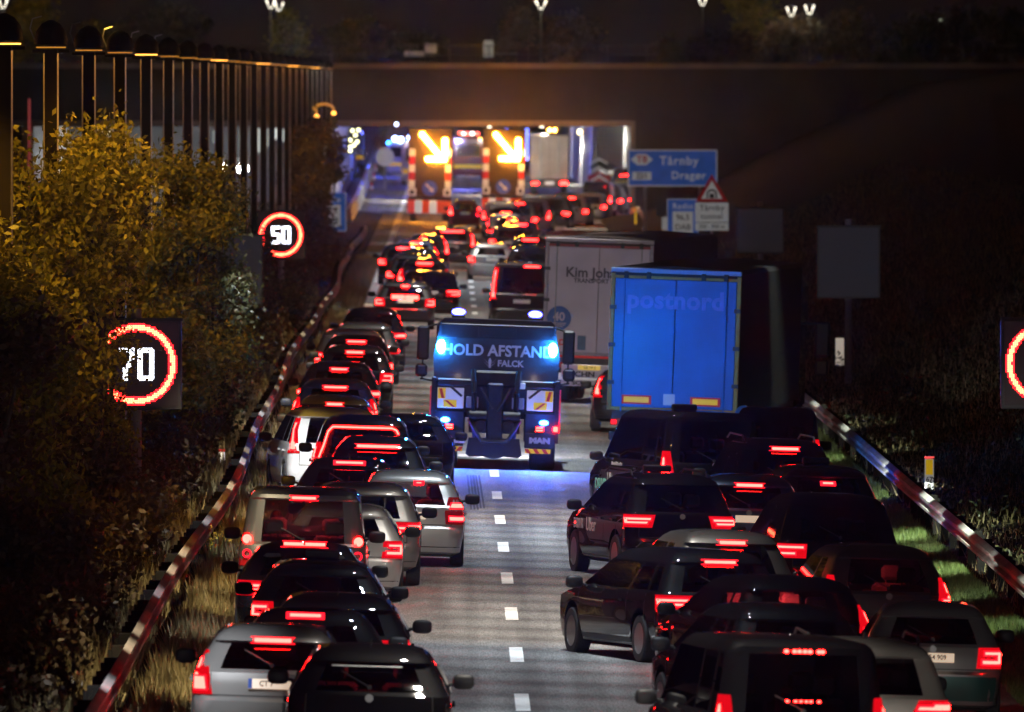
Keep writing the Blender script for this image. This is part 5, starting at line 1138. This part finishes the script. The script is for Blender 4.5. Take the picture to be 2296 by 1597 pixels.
T('low bush hiding part of the radio sign', 690, 440, 600, 80, LEAFB, 5000, 'bush', size=.09)
T('brown tree at the left edge below the yellow tree', -20, 700, 196, 330, LEAFB, 18000, size=.065)
T('low brown bush under the 70 speed sign', 215, 935, 222, 240, LEAFB, 12000, 'bush', size=.05)
T('dark tree between the 70 sign and the rail', 480, 640, 300, 130, LEAFD, 9000)
T('dark tree below the 50 sign beside the rail', 610, 625, 420, 110, LEAFD, 8000)
T('narrow bush beside the far end of the left rail', 720, 480, 560, 100, LEAFB, 7000, 'bush', size=.08)
# undergrowth and grass (nobody could count it)
def under(name, label, xa, xb, ya, yb, n, h0, h1, m, size=.06, zf=None):
    x = np.random.uniform(xa, xb, n); y = ya * (yb / ya) ** np.random.uniform(0, 1, n)
    hh = (h0 + (h1 - h0) * (.5 + .5 * np.sin(x * 2.1 + y * .31) * np.cos(y * .17 + x))) 
    z = np.random.uniform(0, 1, n) ** .8 * hh + (zf(x) if zf else .15); o = tris(name, leaves(np.stack([x, y, z], 1), size), 4, m); o['kind'] = 'stuff'; o['label'] = label; return o
under('undergrowth', 'dark leafy undergrowth behind the left guard rail', -9.5, -4.35, 165, 560, 90000, .5, 1.5, LEAFB)
under('undergrowth', 'sparse weeds on the right bank behind the rail', 8.7, 15, 165, 560, 22000, .1, .6, LEAFD, .05, lambda x: np.interp(x, [8.3, 9.2, 10.6, 13, 18], [-.15, .02, .12, .9, 3.6]))
def blades(name, label, xa, xb, ya, yb, n, h, m, zf, wd=.012, clump=.5):
    y = ya * (yb / ya) ** np.random.uniform(0, 1, n); x = xa + (xb - xa) * np.random.uniform(0, 1, n); z = zf(x)
    hh = h * np.random.uniform(.4, 1.2, n) * (.6 + clump * np.sin(y * 1.7 + x * 9) * np.sin(y * .37 + x * 3)); a = np.random.uniform(0, math.pi, n); dx = np.cos(a) * wd; dy = np.sin(a) * wd
    lx = np.random.normal(0, .25, n) * hh; ly = np.random.normal(0, .3, n) * hh
    V = np.stack([np.stack([x - dx, y - dy, z], 1), np.stack([x + dx, y + dy, z], 1), np.stack([x + lx, y + ly, z + hh], 1)], 1).reshape(-1, 3)
    o = tris(name, V, 3, m); o['kind'] = 'stuff'; o['label'] = label; return o
gl = lambda x: np.interp(x, [-9, -5.2, -4.3, -3.6, -2.9], [.1, .35, .22, .14, .09]) - .02
gr = lambda x: np.interp(x, [7.25, 7.6, 8.3, 9.2, 10.6, 13, 18, 26], [-.2, -.22, -.15, .02, .12, .9, 3.6, 7.4]) - .02
blades('grass', 'tall dry grass between the left rail and the road', -3.7, -2.78, 160, 620, 75000, .42, GRASSD, gl)
blades('grass', 'dry grass behind the left rail', -6.5, -3.9, 160, 520, 50000, .55, GRASSD, gl)
blades('grass', 'short green verge grass in front of the right rail', 7.22, 8.3, 160, 520, 120000, .2, GRASSG, gr, .010, .3)
blades('grass', 'rough grass on the dark right bank', 8.4, 19, 170, 640, 70000, .35, GRASSD, gr)
# yellow flowering weed beside the boxy suv
p = at(482, 1272, 231); t = thing('flowering_weed', 'yellow flowering weed in the grass left of the boxy suv', 'plant', (p.x, p.y, .1))
b = MB(); fl = []
for i in range(14):
    a = random.uniform(0, 6.28); q = (math.cos(a) * random.uniform(.05, .28), math.sin(a) * .2, random.uniform(.3, .62)); b.cyl((0, 0, 0), q, .006, .003, 5, False); fl += [(q[0] + random.gauss(0, .03), q[1], q[2] + random.gauss(0, .03)) for _ in range(14)]
b.build('stem', GRASSG, t); tris('blossom', leaves(np.array(fl), .018), 4, leafmat('yellow blossom', (.5, .38, .02), (.8, .6, .05)), t)
# faint trees on top of the cover and along the right bank
def far(label, x, ytop, D, w_, h_, m, n, size=.16):
    p = pos(x, ytop, D); s = F / D; H = h_ / s; r = w_ / s / 2; random.seed(int(x)); bl = [(random.uniform(-.6, .6) * r, random.uniform(-1, 1) * r, (.2 + .75 * random.random()) * H, r * .45, r * .5, H * .18) for _ in range(9)]
    return tree('tree', label, p.x, D, p.z - H, bl, n, m, size, .3)
far('yellow-green lit tree right of the twin park lamps at the top', 652, 22, 960, 60, 110, LEAFY, 4500)
far('bare-looking pale tree at the top left of centre behind the white cabinet', 1155, 35, 950, 80, 110, LEAFB, 1800, .12)
far('faint brown tree at the top just right of centre', 1300, 50, 960, 150, 100, LEAFB, 5000)
far('amber-tinted tree at the top right beside the park lamps', 1700, -15, 940, 120, 135, LEAFY, 6000)
far('pale green bush under the top right park lamps', 1770, 62, 930, 150, 85, LEAFB, 5000)
far('dim tree at the top right end of the lamp row', 1900, 45, 940, 120, 95, LEAFB, 4000)
far('sodium-lit yellow tree behind the leftmost mast head', 62, 8, 1000, 110, 150, LEAFY, 5000)
far('dark tree above the left mast row', 330, 40, 980, 300, 110, LEAFD, 6000)
far('dark tree on the cover left of centre', 860, 60, 990, 260, 90, LEAFD, 5000)
for i, (x, yt, w_, wd) in enumerate(((1560, 60, 260, 'first'), (2060, 40, 300, 'second'), (2250, 30, 260, 'third'))):
    far('dark tree on the right bank skyline, %s from the left' % wd, x, yt, 900, w_, 130, LEAFD, 5000)
# ---------------------------------------------------------------- row of dark masts with domed heads
MAST = mat('mast steel', (.012, .010, .009), .7, .0, noise=.1, spec=.05); HEADM = mat('mast head', (.006, .0065, .008), .9, noise=.2, spec=.05)
inv0, dinv = .00101, .0001195
ordn = 'first second third fourth fifth sixth seventh eighth ninth tenth eleventh twelfth thirteenth fourteenth fifteenth sixteenth seventeenth eighteenth nineteenth twentieth twenty-first twenty-second twenty-third twenty-fourth'.split()
MX = 6.4; pm = MB().loft([[(x_, y_, z_) for x_, y_ in ((-.100, -.09), (.100, -.09), (.122, -.035), (.122, .1), (-.122, .1), (-.122, -.035))] for z_ in (-1, 8.16)]).mesh('post', False)
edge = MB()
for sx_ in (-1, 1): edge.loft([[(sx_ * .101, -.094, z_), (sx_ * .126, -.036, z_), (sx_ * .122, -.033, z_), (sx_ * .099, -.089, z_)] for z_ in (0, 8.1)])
edge = edge.mesh('rim_strip', False)
EDGE = mat('mast rim highlight', (.55, .5, .45), .6, noise=.1)  # pale strip put on the chamfers to imitate the bright rim light
hd = MB(); hd.lathe([(.26, 8.24), (.27, 8.30), (.24, 8.46), (.15, 8.58), (.03, 8.64)], 'z', n=18); hd = hd.mesh('lamp_head')
un = MB().box(-.24, .24, -.05, .05, 8.185, 8.205).mesh('glowing_underside'); ar = MB().tube([(-.26, 0, 8.3), (-.34, .0, 8.5), (-.30, 0, 8.66), (-.15, 0, 8.70)], .012, 6).mesh('bracket'); crossm = MB().box(-.30, .30, -.04, .04, 8.11, 8.16).mesh('cross_arm')
for i in range(23):
    off = 1 / (inv0 + dinv * i)
    if i == 22: off = 262
    s = off / MX; D = F / s
    t = thing('mast', '%s dark mast from the left in the amber-rimmed row' % ordn[i], 'mast', (-MX, D, 0), group='dark masts with domed heads')
    link('post', pm, t, MAST); link('rim_strip', edge, t, EDGE); link('lamp_head', hd, t, HEADM); o = link('glowing_underside', un, t, emit('mast glow', (1, .40, .05), .6) if i % 4 else SOD); link('cross_arm', crossm, t, MAST)
    if i < 6: link('bracket', ar, t, STEEL)
    for s_ in (-1, 1):
        q = (Vector((0, 0, 6.6)) - Vector((s_ * 1.3, 1.1, 8.25))).to_track_quat('-Z', 'Y').to_euler()
        lamp('SPOT', 'mast_rim_fill', t, (s_ * 1.3, 1.1, 8.25), 75 if i < 19 else 110, (1, .40, .05) if i < 19 else (1, .92, .75), 0, q, 120, .5)  # added spots beside the mast, only to light its rims
# added spots, no lamps built, for the sodium light on the left trees
for x, y, z, p, tx, ty, tz, cn in ((-7.6, 229, 10.2, 3600, -6.5, 236, 4.9, 60), (-8.0, 213, 9.2, 3000, -7, 216, 3, 60), (-5.2, 237, 10.6, 2600, -5.3, 241, 5.0, 40), (-9.4, 204, 9.4, 4600, -6.4, 238, 4.4, 22), (-8.0, 186, 8.8, 1500, -6.6, 214, 3.0, 22), (-7.0, 262, 10.4, 2600, -5.8, 296, 4.6, 20), (-7.2, 291, 10.6, 2200, -5.9, 296, 4.0, 50), (-6.5, 334, 12, 3500, -5.5, 340, 3.5, 50), (-6.5, 400, 12, 2500, -5.4, 410, 2.5, 50), (-5.6, 600, 12, 5000, -5.2, 608, 4, 40)):
    lamp('SPOT', 'sodium_tree_fill', None, (x, y, z), p, (1, .50, .05), .12 if y < 270 else 0, aim((x, y, z), (tx, ty, tz)), cn, .9)
# curved-arm street lamps
for x, y, wd in ((692, 246, 'left'), (730, 240, 'right')):
    p = pos(x, y, 720); t = thing('street_lamp', '%s one of two amber lamps with curved arms beside the portal' % wd, 'street lamp', (p.x, 720, 0))
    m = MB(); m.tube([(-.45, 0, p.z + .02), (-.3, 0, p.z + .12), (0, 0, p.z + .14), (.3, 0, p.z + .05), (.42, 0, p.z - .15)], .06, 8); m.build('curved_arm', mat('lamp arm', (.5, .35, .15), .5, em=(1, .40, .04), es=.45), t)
    MB().cyl((.42, 0, -.5), (.42, 0, p.z - .15), .05, n=8).build('pole', STEELD, t); o = MB().ell((.4, -.02, p.z - .3), .12, .12, .08).build('lamp_head', SOD, t)
# park lamps above the cover
PK = emit('park lamp white', (1, .93, .75), 3.2)
for x, y, D, lb in ((7, 8, 950, 'park lamp in the top left corner'), (607, 8, 950, 'left one of the twin park lamps at the top'), (626, 14, 980, 'right one of the twin park lamps at the top'), (1213, 10, 940, 'wide park lamp at the top centre'), (1575, 2, 990, 'park lamp just entering the top edge'), (1774, 25, 930, 'left park lamp of the top right pair'), (1815, 21, 930, 'right park lamp of the top right pair')):
    p = pos(x, y, D); t = thing('park_lamp', lb, 'park lamp', (p.x, D, 8.4)); z = p.z - 8.4; k = 1.25 if x == 1213 else 1
    for s_ in (-1, 1): MB().poly([(s_ * .10, z - .28), (s_ * .15, z - .20), (s_ * .33 * k, z + .25), (s_ * .22 * k, z + .25)][::s_], -.03, .03).build('glowing_side', PK, t)
    MB().box(-.13, .13, -.03, .03, z - .30, z - .25).build('glowing_base', PK, t)
    MB().lathe([(.36, z + .26), (.30, z + .32), (.05, z + .36)], 'z', n=14).build('hood', BLK, t); MB().cyl((0, 0, -.5), (0, 0, z - .3), .06, n=8).build('pole', STEELD, t)
    lamp('POINT', 'park_and_fill_light', t, (0, -.5, z), 34, (1, .95, .8), .2)
for x, y, lb in ((2117, 47, 'left'), (2157, 49, 'right')):
    D = 930; p = pos(x, y, D); t = thing('street_lamp', 'dim greenish street lamp at the top right corner, %s of two' % lb, 'street lamp', (p.x, D, 8.4)); z = p.z - 8.4
    MB().box(-.30, .02, -.1, .1, z, z + .12, b=.02).build('lamp_head', emit('greenish lamp', (.9, 1, .7), .8), t)
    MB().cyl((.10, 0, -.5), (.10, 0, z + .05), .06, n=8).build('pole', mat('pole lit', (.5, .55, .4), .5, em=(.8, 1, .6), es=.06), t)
p = pos(1095, 110, 900); t = thing('utility_cabinet', 'blurred white cabinet on the cover above the portal, centre', 'cabinet', (p.x, 900, 8.5)); z = p.z - 8.5
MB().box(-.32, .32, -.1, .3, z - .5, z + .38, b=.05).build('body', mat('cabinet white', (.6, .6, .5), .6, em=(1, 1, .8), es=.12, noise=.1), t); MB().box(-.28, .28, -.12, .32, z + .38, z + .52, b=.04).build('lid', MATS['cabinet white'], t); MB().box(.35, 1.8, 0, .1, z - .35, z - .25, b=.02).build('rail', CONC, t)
p = pos(966, 108, 900); t = thing('utility_cabinet', 'dim pale cabinet on the cover left of the white one', 'cabinet', (p.x, 900, 8.5)); z = p.z - 8.5
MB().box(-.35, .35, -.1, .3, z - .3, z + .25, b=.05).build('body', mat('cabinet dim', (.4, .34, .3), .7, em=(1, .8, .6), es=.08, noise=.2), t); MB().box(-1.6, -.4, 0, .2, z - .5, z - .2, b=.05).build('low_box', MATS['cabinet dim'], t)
# red marker pole on the left, steel building wall strip
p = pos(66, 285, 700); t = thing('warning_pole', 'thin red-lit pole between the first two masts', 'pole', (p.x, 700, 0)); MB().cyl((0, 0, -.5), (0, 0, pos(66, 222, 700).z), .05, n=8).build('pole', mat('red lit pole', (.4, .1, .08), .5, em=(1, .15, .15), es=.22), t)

for x, y, D, p, c_ in ((652, 40, 952, 900, (1, .8, .2)), (1155, 70, 942, 260, (.9, .95, .6)), (1700, 30, 934, 420, (1, .6, .15)), (1775, 85, 924, 200, (.9, 1, .6)), (1900, 80, 934, 120, (.8, .9, .5)), (62, 40, 992, 900, (1, .6, .1)), (1300, 90, 952, 120, (1, .7, .4))):
    q = pos(x, y, D); lamp('POINT', 'park_and_fill_light', None, (q.x, D - 5, q.z + 2.5), p, c_, 0)  # added points with no lamps built, to brighten the trees on the cover
# ---------------------------------------------------------------- added thin haze, imitates lens glow round the lamps
HAZE_D = .00004
HZ = bpy.data.materials.new('haze'); HZ.use_nodes = True; HZ.node_tree.nodes.clear()
vo = HZ.node_tree.nodes.new('ShaderNodeVolumePrincipled'); vo.inputs['Color'].default_value = (.9, .9, .9, 1); vo.inputs['Density'].default_value = HAZE_D; vo.inputs['Anisotropy'].default_value = .97
ho = HZ.node_tree.nodes.new('ShaderNodeOutputMaterial'); HZ.node_tree.links.new(vo.outputs[0], ho.inputs['Volume'])
o = MB().box(-650, 650, -20, 1640, -3, 22).build('haze', HZ, None, False); o['kind'] = 'stuff'; o['label'] = 'added thin haze spreading the lamp glow over the motorway'
